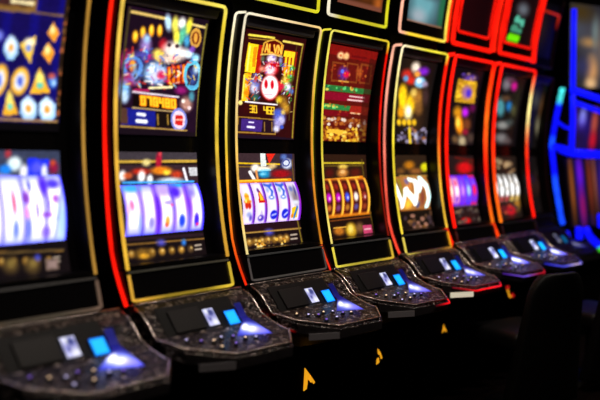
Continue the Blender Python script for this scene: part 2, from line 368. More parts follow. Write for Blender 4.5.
def upper_gem_game(a):                # game one: gems on indigo
    a.put(np.clip(np.sin(a.X * .22 + a.Y * .02), 0, 1), (16, 12, 112), .8)
    a.poly([(-40, -12), (36, -4), (34, 12), (-40, 6)], (120, 84, 36)); a.poly([(-40, -8), (33, -2), (31, 6), (-40, 0)], (60, 30, 30)); a.seg(10, 0, 31, 2.5, 3.4, (246, 226, 170))
    a.seg(34, 11.5, 66, 15.5, 1.8, (130, 96, 60)); a.seg(-40, 4, 34, 11, 1.8, (130, 96, 60))
    def gem(x, y, rx, ry, kind):
        if kind == 'hex':
            a.poly([(x, y - ry), (x + rx, y - ry * .4), (x + rx, y + ry * .5), (x + rx * .3, y + ry), (x - rx * .5, y + ry * .9), (x - rx, y + ry * .3), (x - rx * .8, y - ry * .5)], (140, 190, 240))
            a.ell(x, y - ry * .1, rx * .75, ry * .75, (236, 246, 255), 1, .4); a.ell(x, y, rx * .34, ry * .3, (236, 150, 40), 1, .4)
        elif kind == 'dia':
            a.poly([(x, y - ry), (x + rx, y), (x + rx * .2, y + ry), (x - rx, y)], (240, 150, 40)); a.ell(x - rx * .15, y - ry * .3, rx * .4, ry * .4, (255, 232, 150), 1, .5)
        elif kind == 'tri':
            a.poly([(x, y - ry), (x + rx, y + ry * .9), (x - rx, y + ry)], (246, 176, 40)); a.ell(x, y - ry * .2, rx * .4, ry * .5, (255, 236, 120), 1, .5); a.ell(x, y + ry * .35, rx * .34, ry * .24, (90, 200, 180), 1, .4)
        elif kind == 'vee':
            a.poly([(x - rx, y - ry * .4), (x + rx * .9, y - ry), (x + rx * .2, y + ry)], (246, 196, 60)); a.ell(x + 1, y - ry * .5, rx * .6, ry * .3, (250, 236, 200), 1, .5); a.ell(x, y - ry * .1, rx * .34, ry * .26, (110, 140, 220), 1, .4)
        else:
            a.ell(x, y, rx, ry, (240, 176, 50), 1, .12, .25); a.ell(x, y, rx * .62, ry * .62, (214, 222, 246), 1, .25, .25); a.ell(x, y, rx * .3, ry * .34, (70, 90, 200), 1, .4)
    gem(10, 46, 7, 12.5, 'hex'); gem(28, 48, 9, 14, 'vee'); gem(54, 32, 6.5, 10, 'dia'); gem(49, 52, 7, 11, 'dia'); gem(19, 80, 9, 14.5, 'oval')
    gem(40, 80, 11, 13, 'tri'); gem(27, 108, 9, 13, 'hex'); gem(47, 109, 9.5, 13, 'hex'); gem(8, 101, 8, 14, 'tri'); gem(-2, 79, 8, 17, 'oval'); gem(-14, 48, 8, 12, 'vee'); gem(-16, 106, 9, 13, 'hex')
    a.ell(54, 81, 5, 6, (70, 130, 220), .95, .4); a.ell(53, 75, 4, 3, (190, 80, 60), .9, .5); a.ell(55, 82, 2, 3, (180, 220, 250), .9, .5); a.ell(-2, 34, 4, 5, (130, 140, 240), .9, .5)
    a.poly([(66, -5), (76, -5), (59, 124), (55, 122)], (34, 22, 14)); a.dots(26, (68, 2, 74, 2, 60, 118, 57, 118), [(120, 80, 40), (170, 90, 50), (70, 44, 30)], (1.5, 3), .8)
    a.seg(-40, 117, 57, 121.5, 2.4, (170, 130, 80)); a.poly([(-50, 119), (60, 123), (60, 140), (-50, 134)], (8, 6, 8))

def upper_menu_game(a):               # game four: dark red paytable
    a.poly([(320, 40), (390, 55), (388, 66), (320, 52)], (120, 16, 12)); a.ell(340.5, 55.4, 3, 3.4, (250, 214, 150), .95, .4); a.ell(346, 56, 2.6, 3.4, (246, 200, 130), .95, .4); a.ell(340.4, 55.4, 1.2, 1.3, (190, 90, 50), .9, .5); a.ell(343.4, 56.5, 1.4, 2, (230, 160, 100), .9, .5); a.seg(352, 56, 366, 58, 2, (96, 10, 12))
    for k, x in enumerate((333, 347, 361)):
        a.poly([(x, 61 + k), (x + 12, 62.5 + k), (x + 11, 82 + k), (x - 1, 81 + k)], (124, 54, 20)); a.poly([(x + 1.4, 63 + k), (x + 10.6, 64.4 + k), (x + 9.6, 80 + k), (x + .4, 79 + k)], (92, 16, 12))
    a.ell(344, 73, 4.5, 6, (86, 40, 150), 1, .5); a.ell(347, 74, 3, 3, (226, 20, 60), 1, .5); a.ell(343, 71, 1.6, 2, (90, 110, 230)); a.ell(360, 72, 3, 5, (170, 80, 30), .8, .5); a.seg(340, 80.5, 349, 81.5, 1.4, (210, 150, 60))
    a.poly([(325, 84), (375, 89), (373, 94), (324, 90)], (40, 110, 50)); a.dots(18, (327, 85, 358, 88, 357, 92, 326, 89), [(90, 200, 110), (220, 200, 80), (30, 90, 60)], (.8, 1.8))
    a.poly([(324, 91), (372, 95), (370, 102), (323, 99)], (128, 10, 34)); a.seg(351, 95.6, 366, 97.3, 1.2, (240, 206, 200)); a.seg(349, 99.2, 365, 100.6, 1.4, (240, 206, 200))
    a.poly([(323, 103), (352, 105.5), (350, 110.5), (323, 108.5)], (40, 120, 56)); a.dots(10, (326, 104, 348, 107, 348, 109, 325, 107), [(100, 220, 130), (200, 200, 80)], (.8, 1.5))
    a.poly([(352, 105), (371, 107), (369, 115), (350, 113)], (150, 30, 20)); a.poly([(322, 110), (350, 111.5), (349, 116), (322, 115)], (112, 10, 20)); a.seg(352, 112.5, 361, 113.5, 1.2, (240, 200, 150))
    a.dots(60, (322, 117, 369, 120, 367, 127, 321, 125), [(200, 140, 60), (170, 90, 30), (220, 206, 190), (120, 50, 20)], (1, 2.2))
    a.dots(90, (321, 127, 366, 129, 364, 142, 321, 141), [(230, 180, 40), (200, 130, 30), (150, 80, 20), (246, 214, 90)], (1, 2.2))
    a.poly([(328, 129), (344, 130), (343, 134), (327, 133)], (230, 176, 50)); a.dots(26, (332, 60, 374, 66, 367, 118, 322, 112), [(190, 80, 20), (160, 50, 20), (214, 120, 40)], (.7, 1.5), .7)
    a.poly([(370, 58), (378, 60), (366, 143), (358, 142)], (50, 14, 8), .6)

def upper_party_game(a):              # game five: coloured balls over a yellow figure
    a.put(np.exp(-((a.X - 414) / 13) ** 2 - ((a.Y - 103) / 45) ** 2), (70, 44, 22), .8)
    a.ell(408, 74, 5, 5, (190, 40, 30), 1, .5); a.ell(416, 67, 4, 5, (240, 220, 200), 1, .5); a.ell(412, 80, 5, 4, (206, 40, 26), 1, .5); a.ell(424, 71, 5, 4, (120, 30, 190), 1, .5); a.ell(407, 78, 2.4, 3, (90, 150, 200), 1, .5); a.ell(418, 74, 3, 3, (236, 150, 60), 1, .5)
    a.ell(421, 82, 5.5, 5.5, (130, 190, 230), 1, .25); a.ell(420, 80.5, 2.5, 2.5, (240, 250, 255), 1, .5); a.ell(426, 84, 3, 3, (150, 130, 160), .9, .5)
    a.ell(404.5, 92, 4, 8, (236, 180, 20), 1, .4); a.ell(404, 100, 3.4, 12, (250, 206, 20), 1, .4); a.ell(412, 103, 5, 9, (250, 196, 20), 1, .4); a.ell(409, 112, 4, 7, (255, 240, 170), 1, .5); a.ell(410, 110, 2, 4, (255, 255, 240), 1, .5); a.ell(402, 112, 3, 6, (226, 150, 20), 1, .5)
    a.ell(419, 97, 5, 8, (170, 112, 40), .9, .5); a.ell(420, 108, 4, 6, (130, 84, 36), .9, .5); a.ell(415, 92, 3, 4, (226, 190, 90), .9, .5); a.ell(427, 96, 3, 8, (60, 40, 40), .9, .5)
    for x in (400, 405, 410, 415): a.ell(x, 122, 2.2, 3.2, (240, 186, 30), 1, .4)
    a.dots(36, (398, 127, 428, 129, 427, 144, 397, 143), [(90, 80, 110), (140, 130, 160), (60, 60, 90), (150, 90, 50)], (1.2, 2.4)); a.seg(410, 128, 409.5, 143, 2.6, (226, 190, 40)); a.ell(416, 136, 2, 4, (190, 190, 220), .9, .5)

def upper_square_game(a):             # game six: yellow square with purple centre
    a.ell(470, 78, 7, 3.5, (90, 50, 130), .9, .5); a.dots(10, (463, 72, 478, 75, 478, 81, 462, 80), [(160, 120, 110), (90, 60, 160)], (1, 2))
    a.poly([(459, 78), (478, 82), (476, 104), (456, 101)], (190, 140, 26)); a.dots(26, (460, 80, 477, 83, 475, 103, 457, 100), [(240, 190, 40), (210, 150, 40), (160, 110, 20)], (1.2, 2.4)); a.ell(468, 92, 5, 6.5, (150, 96, 150), 1, .4); a.ell(470, 93, 2.6, 4, (70, 40, 190), 1, .4)
    a.ell(466.5, 112, 3.4, 4.5, (190, 30, 226), 1, .5); a.ell(474, 108, 3, 4, (90, 10, 70), .9, .5); a.ell(459, 112, 4, 6, (200, 130, 20), 1, .5); a.ell(460.5, 125, 4, 9, (246, 140, 20), 1, .4); a.ell(459, 122, 2, 5, (255, 210, 70), 1, .5); a.ell(468, 124, 4, 6, (120, 60, 30), .9, .5); a.ell(466, 132, 3, 3, (150, 20, 50), .9, .5)
    a.ell(462, 141, 4, 5, (190, 170, 130), .9, .5); a.ell(455, 139, 3, 4, (110, 80, 50), .9, .5); a.ell(471, 138, 4, 5, (80, 60, 50), .8, .5)

def upper_teal_game(a):               # game seven: faint teal and grey
    a.ell(507, 84, 4, 6, (120, 112, 120), .9, .5); a.ell(514.5, 86, 3, 4.5, (190, 20, 130), .95, .5); a.ell(511, 80, 4, 3, (90, 50, 70), .8, .5)
    a.ell(502, 107, 4, 9, (70, 140, 150), .95, .4); a.ell(510.5, 106, 3, 5, (20, 110, 180), .95, .5); a.ell(507, 98, 5, 3, (90, 60, 40), .8, .5); a.ell(515, 110, 3, 6, (70, 70, 40), .8, .5)
    a.ell(504, 125, 6, 4, (140, 140, 136), .9, .5); a.ell(502, 138, 6, 5, (120, 116, 116), .9, .5); a.ell(511, 122, 4, 3, (60, 70, 70), .8, .5); a.ell(508, 141, 4, 3, (80, 70, 70), .8, .5)

def upper_dim_game(a):                # game eight: dim amber
    a.ell(545, 112, 4, 14, (96, 60, 30), .9, .6); a.ell(540, 128, 3, 10, (110, 104, 80), .9, .6); a.ell(537, 100, 4, 8, (50, 50, 40), .8, .6); a.ell(550, 92, 3, 8, (50, 110, 110), .8, .6)

# tops of the lower screens
def low_one(a):
    a.poly([(-60, 145), (70, 148), (66, 178), (-60, 178)], (54, 60, 84)); a.poly([(26, 158), (49, 160), (47, 180), (25, 178)], (26, 44, 240)); a.ell(36, 168, 7, 6, (90, 90, 240), .9, .5)
    a.ell(12, 164, 7, 7, (235, 252, 255), 1, .35); a.ell(-14, 172, 7, 10, (250, 250, 255), 1, .4); a.ell(22, 172, 4, 7, (250, 250, 255), 1, .4); a.ell(44, 172, 3, 7, (246, 246, 255), 1, .4); a.ell(3, 170, 6, 5, (30, 130, 240), 1, .4); a.ell(-14, 168, 9, 6, (40, 90, 230), 1, .4); a.ell(5, 154, 3, 4, (190, 50, 60), .9, .5)
    a.ell(54, 168, 5, 6, (150, 20, 60), .9, .5); a.ell(53, 163, 3, 3, (200, 70, 40), .9, .5); a.ell(45, 178, 3, 5, (236, 240, 255), 1, .4); a.seg(-50, 170, 60, 182, 2, (140, 130, 170))
    bottom_bar(a, -30, 64, 254, 270, -3); a.seg(-50, 257, 64, 250, 2, (90, 70, 40))
    for x, y in ((8, 266), (30, 266), (-16, 267)): a.ell(x, y, 8, 8, (86, 66, 34), .9, .4); a.ell(x + 1, y - 2, 3.4, 4, (140, 116, 56), .8, .5)
    a.ell(36, 258, 3, 3, (60, 70, 210), .8, .6); a.poly([(44, 259), (58, 258), (58, 270), (44, 271)], (104, 84, 74)); a.poly([(46, 261), (56, 260), (56, 268), (46, 269)], (140, 116, 110))
def low_two(a):
    a.poly([(115, 146), (200, 149), (200, 161), (115, 160)], (62, 54, 60)); a.poly([(115, 165), (200, 165), (200, 184), (115, 184)], (52, 34, 40))
    a.seg(119, 162, 196, 161.5, 2.8, (200, 160, 60)); a.ell(145, 163, 4, 3.4, (226, 206, 130), 1, .5)
    a.ell(157, 161, 3, 9, (170, 20, 50), 1, .4); a.ell(158, 154, 1.6, 3, (200, 60, 70), 1, .5); a.ell(160, 171, 10, 4, (236, 130, 24), 1, .4); a.ell(166, 173, 4, 2.5, (255, 220, 60), 1, .5); a.ell(140, 172, 8, 3, (200, 40, 20), 1, .5); a.ell(176, 175, 6, 4, (206, 60, 30), .9, .5)
    a.ell(123, 176, 3.4, 5, (255, 250, 246), 1, .4); a.ell(141, 177, 3.6, 6, (255, 250, 246), 1, .4); a.ell(149, 180, 3, 5, (255, 255, 255), 1, .4); a.ell(128, 176, 4, 3, (220, 90, 40), .9, .5)
    a.seg(183, 169, 187, 181, 2.6, (246, 240, 250)); a.poly([(188, 168), (197, 168), (198, 176), (190, 176)], (206, 206, 210)); a.ell(170, 181, 12, 3, (230, 246, 255), .9, .5)
    a.seg(124, 183, 194, 182, 2, (60, 170, 250))
    a.seg(125, 240, 203, 235, 3, (40, 24, 30)); bottom_bar(a, 126, 206, 245, 262, -6, (160, 243)); a.ell(143, 254, 9, 5.5, (120, 84, 28), .9, .4); a.ell(143, 256, 4, 2.5, (226, 160, 40), .9, .5); a.ell(183, 243, 2.4, 3, (50, 130, 230), .9, .6)
    a.seg(207, 226, 210, 255, 1.6, (90, 80, 30)); a.seg(197, 150, 206, 190, 1.2, (70, 60, 30))
def low_three(a):
    a.poly([(230, 150), (296, 150), (296, 182), (230, 182)], (58, 40, 44)); a.seg(236, 163, 281, 164.4, 1.5, (236, 190, 20)); a.seg(236, 166.6, 262, 167, .9, (150, 110, 30))
    a.poly([(258.6, 152.6), (263.6, 152.6), (266, 166), (260.6, 167)], (226, 232, 226)); a.poly([(265, 154), (274, 153.6), (268.6, 164)], (226, 40, 24)); a.ell(255, 168, 4, 4, (255, 246, 232), 1, .4); a.ell(263, 169, 8, 2.4, (250, 240, 220), 1, .4)
    a.ell(264.4, 174, 6.4, 4, (30, 140, 190), 1, .3); a.seg(259, 170.6, 270, 170, 1.5, (150, 220, 240)); a.ell(263, 174, 3, 1.6, (120, 206, 236), .9, .5)
    a.poly([(279, 154), (292, 154), (293, 169), (280, 168)], (40, 40, 84)); a.ell(287, 164, 5, 5, (214, 220, 240), 1, .3); a.ring(286, 163, 3.4, 3.2, .2, (60, 70, 140)); a.ell(283, 157, 3, 2.6, (90, 120, 190), .9, .5)
    a.ell(281, 174, 10, 4, (150, 16, 24), 1, .4); a.ell(272, 166, 4, 2.4, (236, 200, 130), .9, .5); a.seg(250, 172, 256, 182, 3, (246, 240, 236)); a.seg(256, 171, 258, 180, 2, (230, 150, 80))
    a.seg(237, 181.6, 291, 180, 3.2, (250, 140, 14)); a.seg(240, 181, 288, 179.6, 1.1, (255, 206, 60)); a.seg(292, 160, 299, 206, 1, (110, 80, 30))
    a.poly([(238, 224), (300, 220), (302, 228), (240, 233)], (36, 14, 20)); bottom_bar(a, 244, 302, 233, 248, -5, (269, 232)); a.seg(246, 233, 301, 228.6, 1.2, (170, 130, 60)); a.seg(297, 210, 303, 246, 1.4, (120, 100, 30))
    a.dots(30, (252, 241, 286, 237, 287, 247, 254, 250), [(246, 190, 70), (200, 130, 40), (255, 226, 150), (90, 60, 40)], (.8, 1.8))
def low_four(a):
    a.poly([(320, 154), (368, 156), (368, 180), (320, 180)], (44, 24, 14)); a.seg(323, 163, 364, 163.4, 1.7, (206, 180, 40)); a.seg(325, 166, 362, 166, .9, (120, 96, 30)); a.ell(343, 167, 4.5, 2.4, (226, 190, 80), 1, .4); a.ell(343, 173, 5.4, 4.4, (190, 120, 50), 1, .4); a.ell(343, 172, 2.4, 1.8, (240, 190, 120), .9, .5)
    a.ell(330, 173, 4, 4, (80, 18, 14), .9, .5); a.ell(356, 173, 5, 4, (90, 24, 14), .9, .5); a.seg(325, 180.4, 363, 177.4, 2.6, (240, 130, 20)); a.seg(328, 179.8, 360, 177.4, .9, (255, 210, 70))
    a.seg(330, 217, 373, 213, 3, (200, 110, 20)); a.seg(331, 221, 372, 217, 1.2, (120, 60, 20)); a.ell(339, 231, 5, 4, (190, 110, 30), .95, .4); a.ell(351, 230, 5.6, 7, (196, 150, 30), 1, .3); a.ell(350.6, 229, 2.6, 4, (250, 226, 110), .9, .5); a.ell(360, 228, 4, 5, (130, 90, 50), .9, .5)
    a.poly([(363, 226), (372, 225), (373, 233), (364, 234)], (190, 60, 100)); a.seg(365, 229.6, 371, 229, 1.3, (240, 180, 190)); a.seg(334, 228, 346, 227, 1.2, (230, 170, 60)); a.seg(362, 160, 376, 236, 1.2, (90, 70, 20))
def low_five(a):
    a.poly([(390, 150), (434, 152), (434, 178), (394, 178)], (42, 28, 18)); a.ell(425, 167, 4, 4.4, (214, 206, 20), 1, .35); a.ell(409, 165, 5, 4, (200, 120, 20), .9, .5); a.ell(416, 171, 6, 3, (150, 90, 40), .9, .5); a.ell(401, 171, 4, 3, (110, 70, 30), .9, .5); a.seg(400, 176, 430, 175.5, 1.2, (190, 140, 60))
    a.seg(402, 211, 435, 208, 2, (140, 80, 30)); a.dots(26, (404, 214, 436, 211, 437, 226, 406, 229), [(90, 60, 40), (130, 84, 40), (60, 44, 50), (160, 110, 90)], (1.4, 2.6))
def low_six(a):
    a.ell(465, 168, 8, 6, (200, 16, 20), 1, .4); a.seg(455, 158, 478, 161, 2, (90, 20, 14)); a.dots(8, (456, 156, 476, 160, 477, 164, 456, 162), [(110, 20, 16), (70, 30, 20)], (1.4, 2)); a.ell(466, 221, 4.6, 3, (220, 16, 20), 1, .4); a.dots(16, (457, 210, 482, 207, 483, 220, 457, 224), [(90, 76, 66), (60, 50, 50), (120, 90, 70)], (1.4, 2.4)); a.seg(456, 207, 482, 204, 2, (90, 60, 110))
def low_seven(a):
    a.dots(24, (496, 159, 515, 164, 517, 174, 498, 172), [(120, 90, 60), (150, 130, 100), (80, 50, 30)], (1.2, 2.4)); a.ell(508, 164, 4, 3, (180, 150, 110), .9, .5); a.ell(511, 210, 5, 5, (190, 20, 34), 1, .4); a.ell(518, 202, 3, 8, (176, 120, 40), .9, .5); a.ell(504, 209, 4, 4, (90, 24, 30), .9, .5); a.dots(6, (502, 206, 520, 203, 521, 212, 504, 214), [(160, 60, 40), (60, 40, 40)], (1.4, 2))
def low_eight(a):
    a.ell(541, 170, 3, 8, (80, 66, 60), .9, .6); a.ell(546, 185, 3, 10, (96, 56, 40), .9, .6)

# reels: five drums side by side form one bank, 5 units wide and 2.3 high
def drum_art(style, i, n):
    a = Art([(i, 0), (i + 1, 0), (i + 1, 2.3), (i, 2.3)], 21, 49, (255, 255, 255))
    e = np.abs(a.U - .5) * 2; t = np.abs(a.V - .5) * 2
    def st(pts, w, col, al=1.0):
        for p, q in zip(pts[:-1], pts[1:]):
            dx, dy = q[0] - p[0], q[1] - p[1]; L = dx * dx + dy * dy + 1e-9
            k = np.clip(((a.X - p[0]) * dx + (a.Y - p[1]) * dy) / L, 0, 1)
            d = np.sqrt((a.X - p[0] - k * dx) ** 2 + (a.Y - p[1] - k * dy) ** 2)
            a.put((w / 2 + .05 - d) / .1, col, al)
    E = a.ell
    right = np.clip((a.U - .84) * 8, 0, 1); left = np.clip((.1 - a.U) * 9, 0, 1)
    if style == 1:
        a.c[:] = (246, 244, 255)
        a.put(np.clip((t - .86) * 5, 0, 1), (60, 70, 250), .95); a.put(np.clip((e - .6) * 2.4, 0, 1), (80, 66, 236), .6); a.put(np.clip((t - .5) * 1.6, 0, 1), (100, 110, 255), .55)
        for q in ((4.03, .35, .2, .34, (70, 30, 226)), (4.5, .3, .35, .16, (60, 40, 236)), (4.55, .82, .17, .14, (150, 60, 170)), (4.15, .95, .07, .35, (90, 60, 190)),
                  (4.05, 1.36, .22, .1, (130, 60, 190)), (3.98, 1.95, .2, .2, (120, 90, 206)), (3.12, .75, .16, .22, (110, 40, 160)), (3.16, 1.8, .14, .45, (90, 100, 226)),
                  (3.6, 1.2, .06, .3, (100, 60, 160)), (2.55, .9, .1, .4, (206, 60, 110)), (2.58, 1.8, .14, .32, (90, 110, 236)), (3.35, .35, .08, .2, (60, 60, 200)), (3.1, 1.25, .12, .2, (220, 130, 190)),
                  (1.5, .8, .16, .3, (130, 60, 170)), (1.1, 1.7, .14, .4, (90, 100, 226)), (.5, 1.0, .18, .3, (150, 80, 200))):
            E(q[0], q[1], q[2], q[3], q[4], .95, .45)
        E(4.8, 1.6, .26, .75, (140, 176, 255), .9, .6); st([(4.9, .5), (4.55, 1.5), (4.45, 2.2)], .12, (120, 130, 230), .8)
        if i == n - 1: a.put(np.clip((a.U - .88) * 9, 0, 1), (40, 40, 246), .95)
    elif style == 2:
        a.c[:] = (248, 244, 255)
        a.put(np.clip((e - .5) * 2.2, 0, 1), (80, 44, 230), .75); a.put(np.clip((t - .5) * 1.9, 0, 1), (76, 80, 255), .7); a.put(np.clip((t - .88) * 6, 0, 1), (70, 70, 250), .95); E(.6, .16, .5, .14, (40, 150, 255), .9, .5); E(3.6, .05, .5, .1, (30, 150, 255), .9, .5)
        E(1.98, 1.2, .2, 1.2, (96, 30, 214), .95, .6); E(2.5, .3, .5, .26, (170, 140, 246), .95, .6); E(3.25, .38, .34, .28, (70, 30, 214), 1, .5); E(4.0, .9, .22, .9, (120, 50, 226), .95, .6); E(4.3, .45, .3, .25, (110, 90, 240), .8, .7)
        E(1.0, .8, .08, .8, (170, 130, 246), .8, .7); E(3.02, 1.7, .09, .6, (150, 110, 240), .85, .6); E(3.95, 1.8, .08, .5, (110, 110, 240), .8, .6); E(.85, 1.75, .1, .4, (130, 150, 240), .9, .6)
        E(2.7, .86, .3, .1, (150, 130, 196), .9, .5); E(2.9, .98, .1, .08, (200, 80, 140), .9, .5); E(.42, .9, .14, .24, (214, 90, 150), .9, .5); E(.2, 1.1, .1, .2, (240, 170, 190), .9, .6)
        E(1.55, 1.75, .17, .26, (130, 120, 190), .95, .4); E(2.55, 1.75, .15, .26, (236, 150, 60), 1, .4); E(2.5, 1.9, .1, .1, (200, 70, 60), .9, .5); E(3.5, 1.75, .2, .3, (30, 60, 220), 1, .35); E(4.48, 1.75, .17, .32, (60, 30, 206), 1, .35); E(4.55, 1.98, .1, .08, (220, 30, 90), .9, .5)
        if i == n - 1: a.put(np.clip((a.U - .8) * 6, 0, 1), (50, 40, 246), .95); E(4.7, .6, .1, .6, (200, 226, 255), .7, .7)
    elif style == 3:
        a.c[:] = (252, 248, 255)
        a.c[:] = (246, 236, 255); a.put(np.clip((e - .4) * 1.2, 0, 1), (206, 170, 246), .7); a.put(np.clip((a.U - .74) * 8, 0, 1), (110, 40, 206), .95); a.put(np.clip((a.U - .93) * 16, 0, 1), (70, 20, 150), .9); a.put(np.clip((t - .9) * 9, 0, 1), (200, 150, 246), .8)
        a.put(np.exp(-((a.U - .95) / .06) ** 2 - ((a.V - .5) / .12) ** 2), (190, 30, 130), .9)
        st([(.42, .72), (.42, 1.05)], .36, (250, 190, 40)); st([(.3, .72), (.55, .72)], .1, (240, 140, 30)); E(.32, 1.22, .14, .2, (214, 40, 16)); E(.56, 1.24, .13, .2, (200, 30, 20)); st([(.2, 1.02), (.66, 1.02)], .14, (246, 130, 20)); E(.3, .98, .08, .1, (255, 240, 120)); E(.5, 1.75, .2, .14, (150, 160, 220), .9, .5); E(.65, 1.95, .12, .16, (90, 70, 190), .9, .5)
        a.poly([(1.3, 1.15), (1.42, .5), (1.5, .36), (1.66, .55), (1.9, 1.12)], (214, 30, 20)); a.poly([(1.45, 1.0), (1.5, .5), (1.62, .62), (1.78, .98)], (250, 196, 40)); E(1.45, .42, .1, .12, (90, 40, 130), .9, .4)
        a.poly([(1.3, 1.95), (1.52, 1.5), (1.75, 1.95)], (206, 190, 236)); E(1.5, 2.0, .26, .18, (90, 60, 190), 1, .3); E(1.42, 1.96, .1, .08, (226, 214, 250))
        for x0 in (2.0, 3.02):
            st([(x0 + .1, .12), (x0 + .5, .2), (x0 + .7, .12)], .16, (50, 90, 210)); st([(x0 + .4, .2), (x0 + .62, .5), (x0 + .5, .75)], .16, (60, 100, 216)); E(x0 + .45, .85, .24, .12, (90, 130, 214), .95, .4); E(x0 + .45, .84, .12, .05, (250, 250, 255)); E(x0 + .25, .42, .12, .14, (120, 190, 190) if x0 > 3 else (150, 180, 240), .9, .5)
        E(2.58, 1.86, .32, .27, (24, 34, 214), 1, .15); st([(2.42, 1.88), (2.74, 1.82)], .09, (214, 220, 255)); E(3.56, 1.84, .32, .29, (26, 36, 214), 1, .15); st([(3.5, 1.92), (3.74, 1.78)], .1, (220, 226, 255))
        E(4.35, .6, .36, .4, (176, 170, 180), .95, .5); E(4.55, .95, .26, .4, (130, 110, 120), .9, .5); E(4.3, .4, .16, .14, (96, 110, 190), .9, .5); E(4.62, .5, .1, .3, (60, 60, 130), .8, .5); E(4.5, 1.2, .3, .12, (230, 236, 246), .9, .5)
        a.poly([(4.12, 1.5), (4.5, 1.46), (4.72, 1.5), (4.66, 2.15), (4.1, 2.12)], (250, 200, 24)); st([(4.62, 1.5), (4.45, 1.9), (4.4, 2.1)], .16, (24, 110, 206)); E(4.2, 2.0, .12, .12, (230, 120, 20), .9, .4)
        if i == n - 1: a.put(np.clip((a.U - .86) * 8, 0, 1), (150, 30, 214), .95)
    elif style == 4:
        a.c[:] = (64, 14, 10)
        a.put(np.clip((a.U - .66) * 6, 0, 1), (255, 190, 60), 1); a.put(np.clip((.16 - a.U) * 8, 0, 1), (180, 60, 16), .8); a.put(np.clip((t - .84) * 7, 0, 1), (240, 140, 30), .85)
        x = i + .36
        E(x, 1.15, .26, .28, [(196, 20, 190), (196, 20, 190), (60, 80, 226), (246, 232, 220), (150, 50, 40)][i % 5], 1, .35); E(x, .5, .2, .2, (150, 36, 26), .9, .5); E(x, 1.8, .24, .2, [(206, 110, 40), (120, 60, 120), (190, 120, 40), (90, 80, 150), (150, 60, 30)][i % 5], .9, .5); E(x + .05, 1.2, .1, .1, (255, 240, 240), .7, .5)
    elif style == 5:
        a.c[:] = (146, 92, 40)
        E(1.8, 1.9, .5, .35, (240, 180, 50), .9, .6); E(2.0, .5, .35, .4, (200, 120, 50), .9, .6); E(.5, 1.0, .2, .8, (70, 60, 20), .9, .5); E(3.8, 1.5, .3, .6, (110, 50, 40), .9, .5); E(3.2, 2.0, .25, .25, (50, 60, 110), .9, .5); E(1.9, .35, .3, .2, (90, 80, 130), .9, .5)
        st([(.15, .3), (.45, 1.2), (1.0, 2.0), (1.35, 1.0), (1.7, .9)], .42, (250, 246, 236)); st([(1.55, 1.0), (2.8, 1.8), (3.1, .5)], .55, (255, 252, 244)); st([(2.3, .2), (3.3, .35)], .3, (220, 250, 246))
        st([(3.4, .9), (4.0, .2), (4.6, .7), (4.8, 1.5), (4.55, 2.15)], .52, (206, 250, 250)); st([(3.6, .8), (4.0, .4), (4.45, .8), (4.6, 1.5)], .3, (255, 255, 255)); st([(.9, .2), (.9, 1.3)], .14, (110, 120, 20))
    elif style == 6:
        a.c[:] = [(226, 150, 160), (206, 130, 190), (110, 50, 226), (70, 60, 246), (100, 40, 220)][i % 5]
        a.put(np.clip((t - .72) * 4, 0, 1), (220, 20, 60) if i in (0, 4) else (90, 20, 200), .9); E(i + .5, 1.15, .3, .45, [(255, 236, 206), (250, 230, 246), (190, 120, 240), (160, 190, 255), (240, 30, 60)][i % 5], 1, .5)
        a.put(np.clip((e - .8) * 6, 0, 1), (150, 30, 160), .8); E(i + .45, .6, .2, .2, (230, 60, 90) if i < 2 else (120, 80, 250), .8, .5); E(i + .5, 1.8, .22, .2, (110, 40, 190), .8, .5)
    elif style == 7:
        a.c[:] = (90, 84, 76)
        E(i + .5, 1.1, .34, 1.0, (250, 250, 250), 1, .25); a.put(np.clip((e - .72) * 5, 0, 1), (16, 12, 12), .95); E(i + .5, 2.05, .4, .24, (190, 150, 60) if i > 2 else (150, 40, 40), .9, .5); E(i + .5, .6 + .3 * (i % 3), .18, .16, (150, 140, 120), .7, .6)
    else:
        a.c[:] = (40, 24, 20); E(i + .5, 1.15, .3, .7, (70, 44, 36), .9, .6)
    return a

# ------------------------------------------------------------------ the machine
def yF(z): return .0566 * z - .2397 * z * z                     # concave front
def yB(z):                                                       # rear rail of the light frame
    if z > -.3: return yF(z) + .045 + max(0, -z) * .04
    t = (z + .3) / -.205
    return lerp(yF(-.3) + .057, -.062, t ** 1.4)
REC = .06
def recess(z): return REC - .03 * max(0, (z - .1) / .45)      # the upper screen sits shallower towards its top
ZT, ZB, ZL = .603, -.4855, -.38
GROUP = 'slot machines standing in one long row'

def deck_front(x):
    return float(np.interp(x, [-.02, .02, .17, .45, .53], [-.225, -.30, -.40, -.412, -.335]))
def deck_xy(x, y, lift=.010):
    z = float(np.interp(-y, [.075, .15, .205, .45], [-.497, -.533, -.602, -.678]))
    return (x, y - lift * .6, z + lift + ZC)
def deck_pt(x, t):
    """t 0..1 over rear ledge, steep console, lower shelf"""
    if t <= 1 / 3: q = t * 3; return (x, lerp(-.075, -.15, q), lerp(-.497, -.533, q) + ZC)
    if t <= 2 / 3: q = t * 3 - 1; return (x, lerp(-.15, -.205, q), lerp(-.533, -.602, q) + ZC)
    q = t * 3 - 2; y = lerp(-.205, deck_front(x), q); return (x, y, -.602 + (y + .205) * .31 + ZC)
def steep(x, q, off=0.0):
    """point on the steep console face, q 0 top .. 1 bottom"""
    return (x, lerp(-.15, -.205, q) - off * .78, lerp(-.533, -.602, q) + off * .62 + ZC)

